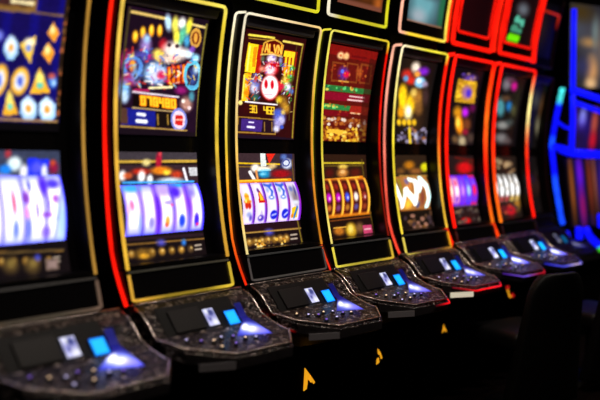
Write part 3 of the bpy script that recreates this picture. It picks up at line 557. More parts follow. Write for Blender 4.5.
def slab(fn, th, us, vs, nrm):
    """thin raised plate following fn(u,v), thickness th along nrm"""
    bm = bmesh.new(); n = Vector(nrm) * th
    top = [[bm.verts.new(Vector(fn(u, v)) + n) for u in us] for v in vs]; bot = [[bm.verts.new(Vector(fn(u, v)) - n * .2) for u in us] for v in vs]
    J, I = len(vs), len(us)
    for j in range(J - 1):
        for i in range(I - 1):
            bm.faces.new((top[j][i], top[j][i + 1], top[j + 1][i + 1], top[j + 1][i])); bm.faces.new((bot[j][i], bot[j + 1][i], bot[j + 1][i + 1], bot[j][i + 1]))
    for j in range(J - 1):
        bm.faces.new((top[j][0], top[j + 1][0], bot[j + 1][0], bot[j][0])); bm.faces.new((top[j][-1], bot[j][-1], bot[j + 1][-1], top[j + 1][-1]))
    for i in range(I - 1):
        bm.faces.new((top[0][i], bot[0][i], bot[0][i + 1], top[0][i + 1])); bm.faces.new((top[-1][i], top[-1][i + 1], bot[-1][i + 1], bot[-1][i]))
    return bm

def machine(k, dx, dy, label, cfg):
    root = empty('slot_machine', ((k - 3) * PITCH + dx, dy, 0))
    tag(root, label, 'slot machine', GROUP)
    w = cfg.get('w', W)
    # cabinet: base, column with a concave recess, closed at the back
    zs = [ZB - .03 + (ZT + .03 - (ZB - .03)) * i / 24 for i in range(25)]
    prof = [(.5, -1.32), (-.06, -1.32), (-.06, -.74), (-.05, -.56)] + [(yF(z) + REC + .012, z) for z in zs] + [(.02, .66), (.02, .68), (.5, .68)]
    from_bm('cabinet', prism(prof, 0.0, w), M_SIDE, root)
    # bezel: ring in front of the recess, with inner and outer walls
    bw = .014
    def ring_bm(z0, z1, x0, x1, b, depth, bt=None):
        bm = bmesh.new(); n = 22; bt = bt or b
        zz = [lerp(z0, z1, i / n) for i in range(n + 1)]
        def strip(xa, xb, za, zb, m):
            q = [lerp(za, zb, i / m) for i in range(m + 1)]
            outline = [(yF(z), z) for z in q] + [(yF(z) + depth, z) for z in q[::-1]]
            prism(outline, xa, xb, bm)
        strip(x0, x0 + b, z0, z1, n); strip(x1 - b, x1, z0, z1, n)
        strip(x0 + b, x1 - b, z1 - bt, z1, 3); strip(x0 + b, x1 - b, z0, z0 + b, 2)
        return bm
    from_bm('bezel', ring_bm(ZL, ZT - .004, 0, w, bw, REC + .01), M_BLACK, root)
    us = [0, 1]
    # dark backing between and around the screens
    from_bm('display_backing', grid([bw, w - bw], [lerp(ZL + .005, ZT - .02, i / 24) for i in range(25)], lambda x, z: (x, yF(z) + recess(z) + .006, z + ZC)), M_PANEL, root)
    # smoked visor bar over the upper screen
    from_bm('visor', prism([(yF(.565) + .010, .556), (yF(.59) + .004, .59), (yF(.59) + .027, .59), (yF(.565) + .029, .556)], .03, w - .03), M_VISOR, root, bevel=.004)
    # screens
    sx0, sx1 = .055, w - cfg.get('rm', .055)
    def on_face(z0, z1):
        return lambda u, v: (lerp(sx0, sx1, u), yF(lerp(z0, z1, v)) + recess(lerp(z0, z1, v)), lerp(z0, z1, v) + ZC)
    nu, nv = cfg['res']
    q = cfg['upper_quad']
    a = Art(q, nu, nv, cfg['upper_bg']); cfg['upper'](a); a.grain(.05)
    paint_mesh('upper_screen', a, on_face(.55, .10), glow(cfg['upper_s'], True), root)
    a = Art(cfg['lower_quad'], nu, nv, cfg['lower_bg']); cfg['lower'](a); a.grain(.05)
    low = paint_mesh('lower_screen', a, on_face(.036, -.372), glow(cfg['lower_s'], True), root)
    # five drums bulging out of the lower screen
    rz0, rz1 = cfg.get('reel_z', (-.082, -.262))
    rx0, rx1 = sx0 + .004, w - .06
    for i in range(5):
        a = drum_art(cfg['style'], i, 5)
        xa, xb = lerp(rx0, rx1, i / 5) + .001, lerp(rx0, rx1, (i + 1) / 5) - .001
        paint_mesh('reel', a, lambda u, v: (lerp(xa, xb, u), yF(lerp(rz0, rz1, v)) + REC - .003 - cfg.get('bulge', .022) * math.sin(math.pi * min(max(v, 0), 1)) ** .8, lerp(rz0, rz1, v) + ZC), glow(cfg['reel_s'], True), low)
    # belly panel with its trim
    from_bm('belly_panel', prism([(yF(z) , z) for z in [lerp(ZL - .004, ZB, i / 4) for i in range(5)]] + [(yF(z) + .07, z) for z in [lerp(ZB, ZL - .004, i / 4) for i in range(5)]], 0.0, w), M_PANEL, root, bevel=.004)
    g = glow(cfg['frame_s'])
    F = lambda x, z, o=.004: (x, yF(z) - o, z + ZC)
    c = cfg['trim']      # left, bottom, right, top
    z0 = ZL - .012
    path = [(F(.004, z0 - .004), c[0]), (F(.004, ZB + .012), c[0]), (F(.004, ZB), c[0], .03), (F(w * .3, ZB), c[1]), (F(w * .7, ZB), c[1]), (F(w - .004, ZB), c[2], .03), (F(w - .004, ZB + .012), c[2]), (F(w - .004, z0 - .004), c[2])]
    tube('panel_trim', smoothpath(path, .02), cfg.get('trim_r', .0055), glow(cfg.get('trim_s', cfg['frame_s'])), root)
    path = [(F(.004, z0 + .004), c[3]), (F(w * .5, z0 + .004), c[3]), (F(w - .004, z0 + .004), c[3])]
    tube('panel_trim', smoothpath(path, 0), .004, glow(.35), root)
    # front light frame
    L, T, R = cfg['left'], cfg['top'], cfg['right']        # colour lists bottom->top, left->right, top->bottom
    def pick(l, t):
        f = t * (len(l) - 1); i = min(int(f), len(l) - 2); u = f - i
        return tuple(lerp(l[i][j], l[i + 1][j], u) for j in range(3))
    n = 18; path = []
    for i in range(n): path.append((F(.004, lerp(ZL, ZT - .012, i / n)), pick(L, i / n)))
    path.append((F(.004, ZT), pick(L, 1), .026))
    path += [(F(w * .25, ZT), pick(T, .25)), (F(w * .5, ZT), pick(T, .5)), (F(w * .75, ZT), pick(T, .75))]
    path.append((F(w - .004, ZT), pick(T, 1), .022))
    for i in range(1, n + 1): path.append((F(w - .004, lerp(ZT - .012, ZL + .005, i / n)), pick(R, i / n)))
    tube('frame_light', smoothpath(path, 0), cfg['frame_r'], g, root)
    # rear rail on the left flank
    bc = cfg['rail']
    if bc:
        path = []
        for i in range(n + 1):
            z = lerp(-.505, ZT + .004, i / n); path.append(((-.006, yB(z), z + ZC), pick(bc, i / n)))
        if cfg.get('hook', True): path.append(((.02, yF(ZT) + .01, ZT + .006 + ZC), bc[-1]))
        tube('rail_light', smoothpath([p if j < len(path) - 2 or not cfg.get('hook', True) else p + ((.015,) if j == len(path) - 2 else ()) for j, p in enumerate(path)], 0), cfg['rail_r'], glow(cfg['rail_s']), root)
    # ---- button deck
    sh = cfg.get('deck_x', 0)
    xa, xb = (-.015, .51) if k >= 5 else (-.02, .53)
    added_mould_mat = M_APRON if cfg.get('deck_mat') else M_ADDED_MOULD
    xs = [xa, .0, .02, .07, .12, .17, .22, .28, .34, .40, .45, .49, xb]
    ts = [i / 18 for i in range(19)]
    bm = grid(xs, ts, deck_pt)
    n1 = len(xs)
    bm.verts.ensure_lookup_table()
    # apron hanging from the deck edge
    edge = [deck_pt(x, 1) for x in xs]
    e0 = [bm.verts[(len(ts) - 1) * n1 + i] for i in range(n1)]
    prev = e0
    for oy, oz in ((-.012, -.012), (-.010, -.046), (.03, -.062), (.20, -.11)):
        cur = [bm.verts.new((x, min(y + oy, -.04), z + oz)) for x, y, z in edge]
        for i in range(n1 - 1): bm.faces.new((prev[i], prev[i + 1], cur[i + 1], cur[i]))
        prev = cur
    # closed flanks
    for col in (0, n1 - 1):
        bm.verts.ensure_lookup_table()
        ring = [bm.verts[j * n1 + col] for j in range(len(ts))]
        bv = bm.verts.new((xs[col], -.04, -.70 + ZC)); bm.verts.ensure_lookup_table()
        for j in range(len(ring) - 1): bm.faces.new((ring[j], ring[j + 1], bv))
    deck = from_bm('button_deck', bm, cfg.get('deck_mat') or M_ACRYL, root, fix=True)
    deck.location.x = sh; deck.location.z = cfg.get('deck_z', 0)
    deck.data.materials.append(M_APRON)
    for p in deck.data.polygons:
        if p.center.z < -.662 + ZC and p.normal.z < .5: p.material_index = 1
    NS = (0, -.78, .62)
    from_bm('console_panel', slab(lambda u, v: steep(lerp(.03, .40, u), lerp(-.25, 1.12, v)), .004, us, us, NS), M_CONSOLE, deck)
    from_bm('reader_glass', slab(lambda u, v: steep(lerp(.075, .222, u), lerp(.0, 1.02, v)), .010, us, us, NS), M_PANE, deck, bevel=.003)
    a = Art([(0, 0), (1, 0), (1, 1), (0, 1)], 14, 18, (206, 206, 246)); a.ell(.62, .25, .3, .18, (50, 60, 120), 1, .3); a.ell(.3, .2, .14, .16, WHITE, 1, .5); a.ell(.35, .62, .14, .1, (60, 60, 150), .9, .4); a.ell(.7, .75, .25, .2, WHITE, 1, .5); a.seg(.2, .5, .8, .45, .08, (90, 90, 170))
    paint_mesh('credit_display', a, lambda u, v: steep(lerp(.232, .284, u), lerp(.2, 1.0, v), .012), glow(cfg.get('disp_s', 1.1), True), deck)
    a = Art([(0, 0), (1, 0), (1, 1), (0, 1)], 12, 12, (24, 178, 252)); a.put(np.clip(np.maximum(np.abs(a.U - .5), np.abs(a.V - .5)) * 8 - 3.1, 0, 1), (10, 80, 240), .9)
    bt = from_bm('spin_button', slab(lambda u, v: steep(lerp(.328, .390, u), lerp(.44, 1.16, v)), .008, us, us, NS), M_CONSOLE, deck, bevel=.003)
    paint_mesh('button_cap', a, lambda u, v: steep(lerp(.330, .388, u), lerp(.46, 1.14, v), .0115), glow(cfg.get('btn_s', 1.4), True), bt)
    # deck wing beside the spin button: blue reflection painted as an emissive gradient
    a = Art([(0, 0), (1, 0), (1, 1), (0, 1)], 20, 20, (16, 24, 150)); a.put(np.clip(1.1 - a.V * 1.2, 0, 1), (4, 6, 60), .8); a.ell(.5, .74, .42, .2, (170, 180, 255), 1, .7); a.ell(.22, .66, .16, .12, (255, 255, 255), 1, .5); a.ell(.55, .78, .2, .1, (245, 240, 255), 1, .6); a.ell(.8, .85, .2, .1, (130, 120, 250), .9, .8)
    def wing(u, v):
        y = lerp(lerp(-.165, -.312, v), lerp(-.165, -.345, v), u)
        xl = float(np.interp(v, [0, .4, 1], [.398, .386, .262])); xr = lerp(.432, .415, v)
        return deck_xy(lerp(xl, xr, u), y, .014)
    paint_mesh('wing_reflection', a, wing, glow(cfg.get('wing_reflect_s', 1.35), True), deck)
    # round buttons along the lower shelf
    for i, (bx, by) in enumerate(((.07, -.262), (.118, -.285), (.165, -.300), (.212, -.290), (.262, -.300), (.30, -.325), (.345, -.335), (.23, -.345), (.16, -.345))):
        p = Vector(deck_xy(bx, by, .0))
        bm = bmesh.new()
        bmesh.ops.create_cone(bm, cap_ends=True, segments=14, radius1=.010, radius2=.0075, depth=.007, matrix=Matrix.Translation(p + Vector((0, 0, .004))))
        b = from_bm('bet_button', bm, M_STEEL, deck)
        bm = bmesh.new(); bmesh.ops.create_uvsphere(bm, u_segments=10, v_segments=6, radius=.0044, matrix=Matrix.Translation(p + Vector((0, 0, .009))) @ Matrix.Diagonal((1, 1, .6, 1)))
        from_bm('button_cap', bm, (M_GLINT, M_GLINTV, M_GLINTW)[(i * 2 + k) % 3] if not cfg.get('deck_mat') else M_APRON, b, True)
    # pale tubes added round the deck to give it edge highlights
    tr = [deck_xy(x, deck_front(x), .004) for x in xs]
    path = [(deck_pt(xa, q / 18), (0, 0, 0)) for q in range(2, 18, 3)] + [(p, (0, 0, 0)) for p in tr] + [(deck_pt(xb, q / 18), (0, 0, 0)) for q in range(17, 1, -3)]
    tube('added_moulding', smoothpath(path, 0), .0042, added_mould_mat, deck)
    tube('added_moulding', smoothpath([((x, -.088, -.500 + ZC), (0, 0, 0)) for x in (xa, .1, .3, .42, xb)], 0), .004, added_mould_mat, deck)
    # pale plate set in the apron
    yy = -.402 - .0135
    if cfg.get('plate', True):
        from_bm('apron_plate', slab(lambda u, v: (lerp(.055, .162, u), deck_front(lerp(.055, .162, u)) - .013, lerp(-.682, -.708, v) + ZC), .004, us, us, (-.5, -.87, 0)), M_PLATE if not cfg.get('plate_glow') else cfg['plate_glow'], deck)  # emissive version stands in for light reflected by the plate
    if cfg.get('red_reflection'):  # glowing tube stands in for red light reflected on the deck edge
        path = [((-.025, -.15, -.60 + ZC), (120, 0, 0)), ((-.026, -.19, -.634 + ZC), (240, 10, 6)), ((-.023, -.235, -.652 + ZC), (200, 10, 6)), ((.015, -.305, -.672 + ZC), (30, 0, 0))]
        tube('edge_glow', smoothpath(path, 0), .0045, glow(cfg['red_reflection']), deck)
    if cfg.get('front_light'):
        fs, fc, fx = cfg['front_light']
        path = []
        for q in range(13):
            x = lerp(fx, xb, q / 12); path.append(((x, deck_front(x) - .019, -.602 + (deck_front(x) + .205) * .31 - .016 + ZC), pick(fc, q / 12)))
        tube('edge_glow', smoothpath(path, 0), .0045, glow(fs), deck)
    # belly door with a gold emblem
    from_bm('base_door', prism([(-.072, -1.24), (-.072, -.78), (-.055, -.78), (-.055, -1.24)], .05, .46), M_SIDE, root, bevel=.006)
    if cfg.get('emblem'):
        kind, ex, ez, es = cfg['emblem']
        bm = bmesh.new()
        shapes = {'peak': [[(0, 0), (.12, 1.3), (.62, .78), (.5, .5), (.36, .66), (.34, .36), (.26, .06)], [(.6, .8), (1.05, .3), (.9, .22), (.86, .34), (.66, .36), (.56, .5)]],
                  'flag': [[(.2, 1.1), (.55, .75), (.75, .35), (.6, .3), (.5, .6), (.25, .7)], [(.05, .0), (.1, .38), (.3, .45), (.38, .1)]],
                  'figure': [[(.2, 0), (.35, .45), (.45, .75), (.55, .45), (.5, .1), (.42, .35), (.35, .3)], [(.6, .35), (.68, .42), (.95, .05), (.85, 0)]],
                  'hook': [[(.0, 1), (.3, .45), (.42, .5), (.14, 1.05)], [(.35, .36), (.75, .28), (.76, .42), (.4, .5)]]}[kind]
        for s in shapes:
            vs = [bm.verts.new((ex + px * es, -.076, ez + pz * es + ZC)) for px, pz in s]
            f = bm.faces.new(vs)
            r = bmesh.ops.extrude_face_region(bm, geom=[f])
            bmesh.ops.translate(bm, verts=[v for v in r['geom'] if isinstance(v, bmesh.types.BMVert)], vec=(0, .004, 0))
        em = from_bm('emblem', bm, M_DECAL, root)
        if kind == 'hook':
            for cx, cz in ((.0, 1.12), (.86, .42)):
                bm = bmesh.new()
                bmesh.ops.create_uvsphere(bm, u_segments=10, v_segments=6, radius=.16 * es, matrix=Matrix.Translation((ex + cx * es, -.076, ez + cz * es + ZC)))
                from_bm('emblem_dot', bm, M_DECALR, em)
    # ---- topper
    tp = cfg.get('topper')
    if tp:
        zt0, zt1 = .672, 1.16
        yT = lambda z: -.032 - .10 * (max(0, z - zt0) / .5) ** 1.5
        zz = [lerp(zt0, zt1, i / 8) for i in range(9)]
        box = from_bm('topper', prism([(yT(z), z) for z in zz] + [(.42, zt1), (.42, zt0)], 0, w), M_SIDE, root, bevel=.005)
        G = lambda x, z, o=.004: (x, yT(z) - o, z + ZC)
        l, b, r = tp['cols']
        path = [(G(.004, lerp(zt1 - .01, zt0 + .03, i / 8)), l) for i in range(9)] + [(G(.004, zt0 + .004), l, .02), (G(w * .2, zt0 + .004), b), (G(w * .8, zt0 + .004), b), (G(w - .004, zt0 + .004), r, .02)] + [(G(w - .004, lerp(zt0 + .03, zt1 - .01, i / 8)), r) for i in range(9)]
        tube('topper_light', smoothpath(path, 0), tp.get('r', .0075), glow(tp['s']), box)
        if tp.get('inner'):
            ic = tp['inner']; z2 = zt0 + .075
            path = [(G(.05, lerp(zt1 - .04, z2 + .03, i / 8)), ic) for i in range(9)] + [(G(.05, z2), ic, .03), (G(w * .5, z2), ic), (G(w - .05, z2), ic, .03)] + [(G(w - .05, lerp(z2 + .03, zt1 - .04, i / 8)), ic) for i in range(9)]
            tube('topper_light', smoothpath(path, 0), .0085, glow(tp['s'] * .8), box)
        if tp.get('mark'):
            path = [(G(w * .3, 1.05), tp['mark']), (G(w * .6, 1.05), tp['mark']), (G(w - .03, 1.05), tp['mark'], .02), (G(w - .03, .95), (60, 4, 6))]
            tube('topper_light', smoothpath(path, 0), .008, glow(1.0), box)
        if tp.get('flank'):
            path = [((-.012, yT(lerp(zt0 + .01, zt1, i / 8)) + .03, lerp(zt0 + .01, zt1, i / 8) + ZC), tp['flank']) for i in range(9)]
            tube('topper_light', smoothpath(path, 0), .014, glow(tp['s']), box)
        if tp.get('right_flank'):
            path = [((w + .012, yT(lerp(zt0 - .01, zt1, i / 8)) + .0, lerp(zt0 - .01, zt1, i / 8) + ZC), tp['right_flank']) for i in range(9)]
            tube('topper_light', smoothpath(path, 0), .017, glow(tp['s']), box)
        a = Art([(0, 0), (1, 0), (1, 1), (0, 1)], 26, 26, tp['bg'])
        tp['art'](a)
        zs0, zs1 = zt1 - .05, zt0 + .07
        paint_mesh('topper_screen', a, lambda u, v: (lerp(.07, w - .05, u), yT(lerp(zs0, zs1, v)) - .003, lerp(zs0, zs1, v) + ZC), glow(tp.get('ss', .8), True), box)
    return root

# light palettes
Y1, Y2, Y3 = (246, 206, 84), (236, 190, 70), (240, 226, 60)
WH, OR, RD, PK = (255, 244, 214), (250, 140, 30), (252, 22, 8), (250, 180, 150)
DIM = (150, 118, 60)

def t_none(a): pass
def t_brown(a): a.ell(.6, .8, .4, .2, (120, 60, 20), .9, .7); a.ell(.9, .9, .1, .12, (210, 110, 40), .9, .7); a.put((a.V > .95).astype(float), (140, 80, 60)); a.put((a.U > .96).astype(float), (120, 60, 40))
def t_blue(a): a.ell(.4, .7, .45, .35, (110, 170, 180), 1, .6); a.ell(.5, .4, .4, .18, (40, 26, 34), .9, .6); a.ell(.95, .7, .1, .4, (30, 110, 70), .9, .6); a.ell(.3, .9, .2, .1, (170, 180, 190), .9, .6); a.put((a.V > .96).astype(float), (150, 100, 70))
def t_maroon(a): a.put(np.clip(1 - a.U * 1.4, 0, 1), (44, 6, 10), .8)
def t_green(a): a.poly([(.1, .8), (.5, .84), (.46, .95), (.06, .93)], (120, 240, 10)); a.poly([(.18, .66), (.56, .7), (.54, .79), (.14, .76)], (70, 150, 120)); a.poly([(.25, .5), (.6, .55), (.58, .65), (.22, .62)], (90, 190, 160)); a.ell(.45, .38, .2, .1, (120, 130, 140), .8, .6)
def t_smudge(a): a.ell(.4, .5, .3, .3, (60, 40, 20), .8, .7)

cfgs = {}
cfgs[1] = dict(upper=upper_gem_game, upper_quad=[(-45, -28), (71, -6), (59, 132), (-55, 128)], upper_bg=(18, 10, 74), upper_s=1.35,
    lower=low_one, lower_quad=[(-55, 150), (60, 151), (71, 273), (-42, 287)], lower_bg=(18, 12, 14), lower_s=1.25, style=1, reel_s=1.8, reel_z=(-.045, -.262), deck_x=0.05, topper=dict(cols=(Y2, Y2, Y2), s=1.0, bg=(10, 8, 8), art=t_none), res=(90, 110),
    left=[Y2, Y2], top=[Y2, Y2], right=[(206, 150, 60), (176, 130, 54), (176, 130, 54)], rail=[RD, RD, RD], frame_r=.005, rail_r=.0065, frame_s=1.1, rail_s=1.5, trim=[DIM, (110, 96, 80), (150, 120, 100), (90, 84, 78)], trim_s=.55, wing_reflect_s=2.0)
cfgs[2] = dict(upper=upper_cluster_game, upper_quad=[(128, 6), (209, 20), (196, 136), (116, 134)], upper_bg=(30, 10, 30), upper_s=1.35,
    lower=low_two, lower_quad=[(116, 152), (196, 153), (207, 256), (127, 265)], lower_bg=(20, 12, 14), lower_s=1.25, style=2, reel_s=1.7, reel_z=(-.086, -.270), wing_reflect_s=1.8, deck_x=0.02, topper=dict(cols=(Y1, Y1, Y1), s=1.0, bg=(10, 8, 8), art=t_none), res=(110, 150),
    left=[(246, 190, 60), (226, 170, 60), (246, 206, 84)], top=[Y1, (246, 226, 90)], right=[(250, 220, 60), (226, 190, 60), (206, 150, 50)], rail=[RD, RD, (246, 30, 10)], frame_r=.0066, rail_r=.0072, frame_s=1.15, rail_s=1.4, trim=[(236, 176, 60), (170, 140, 40), (236, 200, 60), (90, 84, 70)], trim_s=.95)
cfgs[3] = dict(upper=upper_badge_game, upper_quad=[(246, 28), (307, 40), (294, 140), (234, 138)], upper_bg=(46, 8, 10), upper_s=1.35,
    lower=low_three, lower_quad=[(234, 153), (294, 154), (304, 243), (244, 250)], lower_bg=(24, 12, 14), lower_s=1.25, style=3, reel_s=1.2, reel_z=(-.092, -.266), deck_x=0.006, res=(120, 200),
    left=[(250, 226, 150), (246, 190, 80), (250, 220, 150), WH], top=[WH, (250, 220, 170), (246, 206, 130)], right=[(250, 240, 130), (236, 170, 60), (226, 140, 40), (214, 130, 30)], rail=[(250, 40, 10), OR, (246, 206, 60), (246, 226, 130), WH], frame_r=.0048, rail_r=.0048, frame_s=1.1, rail_s=1.15, trim=[(110, 100, 96), (96, 90, 84), (110, 96, 90), (80, 78, 74)], trim_s=.5, trim_r=.004, red_reflection=.9,
    emblem=('peak', .355, -1.02, .078), topper=dict(cols=(Y3, Y3, (246, 236, 40)), s=.9, bg=(10, 8, 8), art=t_none))
cfgs[4] = dict(upper=upper_menu_game, upper_quad=[(330, 44), (378, 52), (366, 142), (318, 141)], upper_bg=(88, 16, 10), upper_s=1.35,
    lower=low_four, lower_quad=[(318, 154), (366, 155), (375, 235), (327, 240)], lower_bg=(30, 14, 10), lower_s=1.25, style=4, reel_s=1.3, rm=.035, deck_x=0.0, deck_z=0.008, front_light=(1.2, [(60, 0, 10), (240, 14, 20), (230, 20, 30)], .33), res=(100, 170), w=.49,
    left=[(250, 226, 120), (236, 214, 60), (240, 230, 100)], top=[(246, 236, 80), (246, 214, 50)], right=[RD, RD, (150, 20, 10), (120, 24, 12)], rail=[(240, 30, 20), (250, 220, 60), (226, 214, 40), Y3], frame_r=.0046, rail_r=.0045, frame_s=1.1, rail_s=1.0, trim=[(250, 230, 80), (200, 180, 60), (240, 196, 60), (80, 78, 74)], trim_s=.9, red_reflection=1.0,
    emblem=('flag', .355, -1.01, .07), topper=dict(cols=(WH, (240, 226, 50), (236, 230, 40)), s=.95, bg=(26, 12, 8), art=t_brown))
cfgs[5] = dict(upper=upper_party_game, upper_quad=[(401, 57), (438, 64), (426, 144), (388, 143)], upper_bg=(16, 12, 12), upper_s=1.35,
    lower=low_five, lower_quad=[(388, 155), (426, 155), (434, 227), (397, 232)], lower_bg=(22, 14, 10), lower_s=1.25, style=5, reel_s=1.8, rm=.035, deck_x=-0.035, deck_z=0.02, front_light=(1.3, [(90, 4, 20), (250, 14, 20), (250, 30, 40), (200, 10, 30)], .06), res=(76, 130), w=.485,
    left=[(246, 214, 60), (240, 216, 50), (250, 236, 190)], top=[(250, 226, 190), Y3, (246, 226, 60)], right=[RD, (250, 40, 10), (240, 180, 50), (240, 190, 60)], rail=[(240, 60, 40), (236, 90, 70), (250, 150, 130), PK], frame_r=.0056, rail_r=.0065, frame_s=1.25, rail_s=1.25, trim=[(246, 220, 90), (110, 90, 50), (246, 170, 30), (70, 66, 60)], trim_s=1.0, red_reflection=1.1, plate_glow=mat_emis('plate_reflection', (226, 216, 190), .7),
    emblem=('figure', .40, -.965, .06), topper=dict(cols=(PK, (250, 206, 50), (246, 220, 80)), s=1.25, bg=(30, 34, 40), art=t_blue, ss=1.0))
cfgs[6] = dict(upper=upper_square_game, upper_quad=[(453, 66), (485, 72), (473, 146), (441, 144)], upper_bg=(14, 8, 12), upper_s=1.35,
    lower=low_six, lower_quad=[(441, 156), (473, 156), (481, 222), (449, 226)], lower_bg=(34, 20, 20), lower_s=1.25, style=6, reel_s=1.5, rm=.035, deck_x=-0.03, deck_z=0.036, front_light=(1.0, [(60, 20, 120), (120, 90, 230), (160, 20, 40), (240, 20, 20)], .06), wing_reflect_s=2.2, disp_s=1.5, btn_s=1.7, res=(64, 110),  w=.49,
    left=[RD, RD], top=[RD, RD], right=[(252, 40, 6), (252, 100, 20), RD, (250, 120, 20)], rail=[RD, (252, 40, 10), RD], frame_r=.0095, rail_r=.0125, frame_s=1.5, rail_s=1.5, trim=[(90, 6, 6), (40, 6, 6), (90, 10, 10), (40, 36, 36)], trim_s=.5, red_reflection=1.1, plate=False,
    topper=dict(cols=(RD, RD, RD), inner=RD, s=1.4, r=.013, flank=(252, 40, 10), bg=(26, 4, 8), art=t_maroon, ss=.7))
cfgs[7] = dict(upper=upper_teal_game, upper_quad=[(499, 74), (527, 79), (516, 147), (488, 146)], upper_bg=(12, 8, 10), upper_s=1.35,
    lower=low_seven, lower_quad=[(488, 156), (516, 156), (523, 217), (495, 220)], lower_bg=(30, 22, 18), lower_s=1.25, style=7, reel_s=1.5, rm=.035, deck_x=-0.055, deck_z=0.04, front_light=(1.3, [(30, 30, 160), (90, 90, 240), (220, 190, 226), (30, 40, 250)], .06), wing_reflect_s=2.2, disp_s=1.5, btn_s=1.7, res=(60, 100),
    left=[(250, 120, 20), (252, 60, 10), RD, RD], top=[RD, RD], right=[RD, (255, 236, 150), (250, 226, 140), (250, 60, 20), RD, RD, RD], rail=[(252, 70, 10), RD, (252, 110, 20), RD], frame_r=.0095, rail_r=.0125, frame_s=1.5, rail_s=1.5, trim=[(60, 6, 6), (30, 6, 6), (50, 10, 10), (40, 36, 36)], trim_s=.4, plate=False,
    emblem=('hook', .07, -.89, .085), topper=dict(cols=(RD, RD, RD), inner=RD, s=1.4, r=.013, flank=(252, 30, 10), right_flank=RD, bg=(20, 8, 10), art=t_green, ss=1.0))
cfgs[8] = dict(rm=.02, deck_mat=M_CONSOLE, deck_x=.02, deck_z=.03, upper=upper_dim_game, upper_quad=[(522, 82), (547, 86), (536, 148), (511, 147)], upper_bg=(10, 8, 8), upper_s=1.8,
    lower=low_eight, lower_quad=[(511, 156), (536, 157), (543, 212), (518, 215)], lower_bg=(14, 10, 10), lower_s=1.6, style=8, reel_s=.6, res=(50, 80),
    left=[(40, 8, 8), (40, 8, 8)], top=[(30, 8, 8), (30, 8, 8)], right=[(30, 8, 8), (30, 8, 8)], rail=None, frame_r=.006, rail_r=.006, frame_s=.5, rail_s=.5, trim=[(30, 8, 8), (20, 6, 6), (20, 8, 8), (30, 28, 28)], trim_s=.4, plate=False, disp_s=.3, btn_s=.3, wing_reflect_s=.3,
    topper=dict(cols=((30, 8, 8), (30, 8, 8), (30, 8, 8)), s=.4, mark=(200, 40, 20), bg=(10, 8, 8), art=t_smudge, ss=.5))

LABELS = {1: 'slot machine nearest the camera with gold and white gems on an indigo upper screen',
          2: 'slot machine with red rail, crowded colourful upper screen and overexposed blue-white reels',
          3: 'sharp slot machine with a dark red lettered badge above a white oval emblem',
          4: 'slot machine with a dark red paytable upper screen and gold-edged red reels',
          5: 'slot machine with a pink side rail, yellow picture and silvery white reels',
          6: 'red-framed slot machine with yellow square picture and purple blue reels',
          7: 'red-framed slot machine with teal and grey picture and white reels',
          8: 'dark unlit slot machine between the red-framed and the blue-framed machines'}
DX = {1: -.047, 2: .004, 3: .04, 4: .012, 5: .05, 6: -.012, 7: -.04, 8: -.065}
DY = {1: -.025, 2: -.009, 3: .01, 4: .005, 5: .022, 6: .005, 7: -.008, 8: .1}
for k in range(1, 9):
    machine(k, DX[k], DY[k], LABELS[k], cfgs[k])

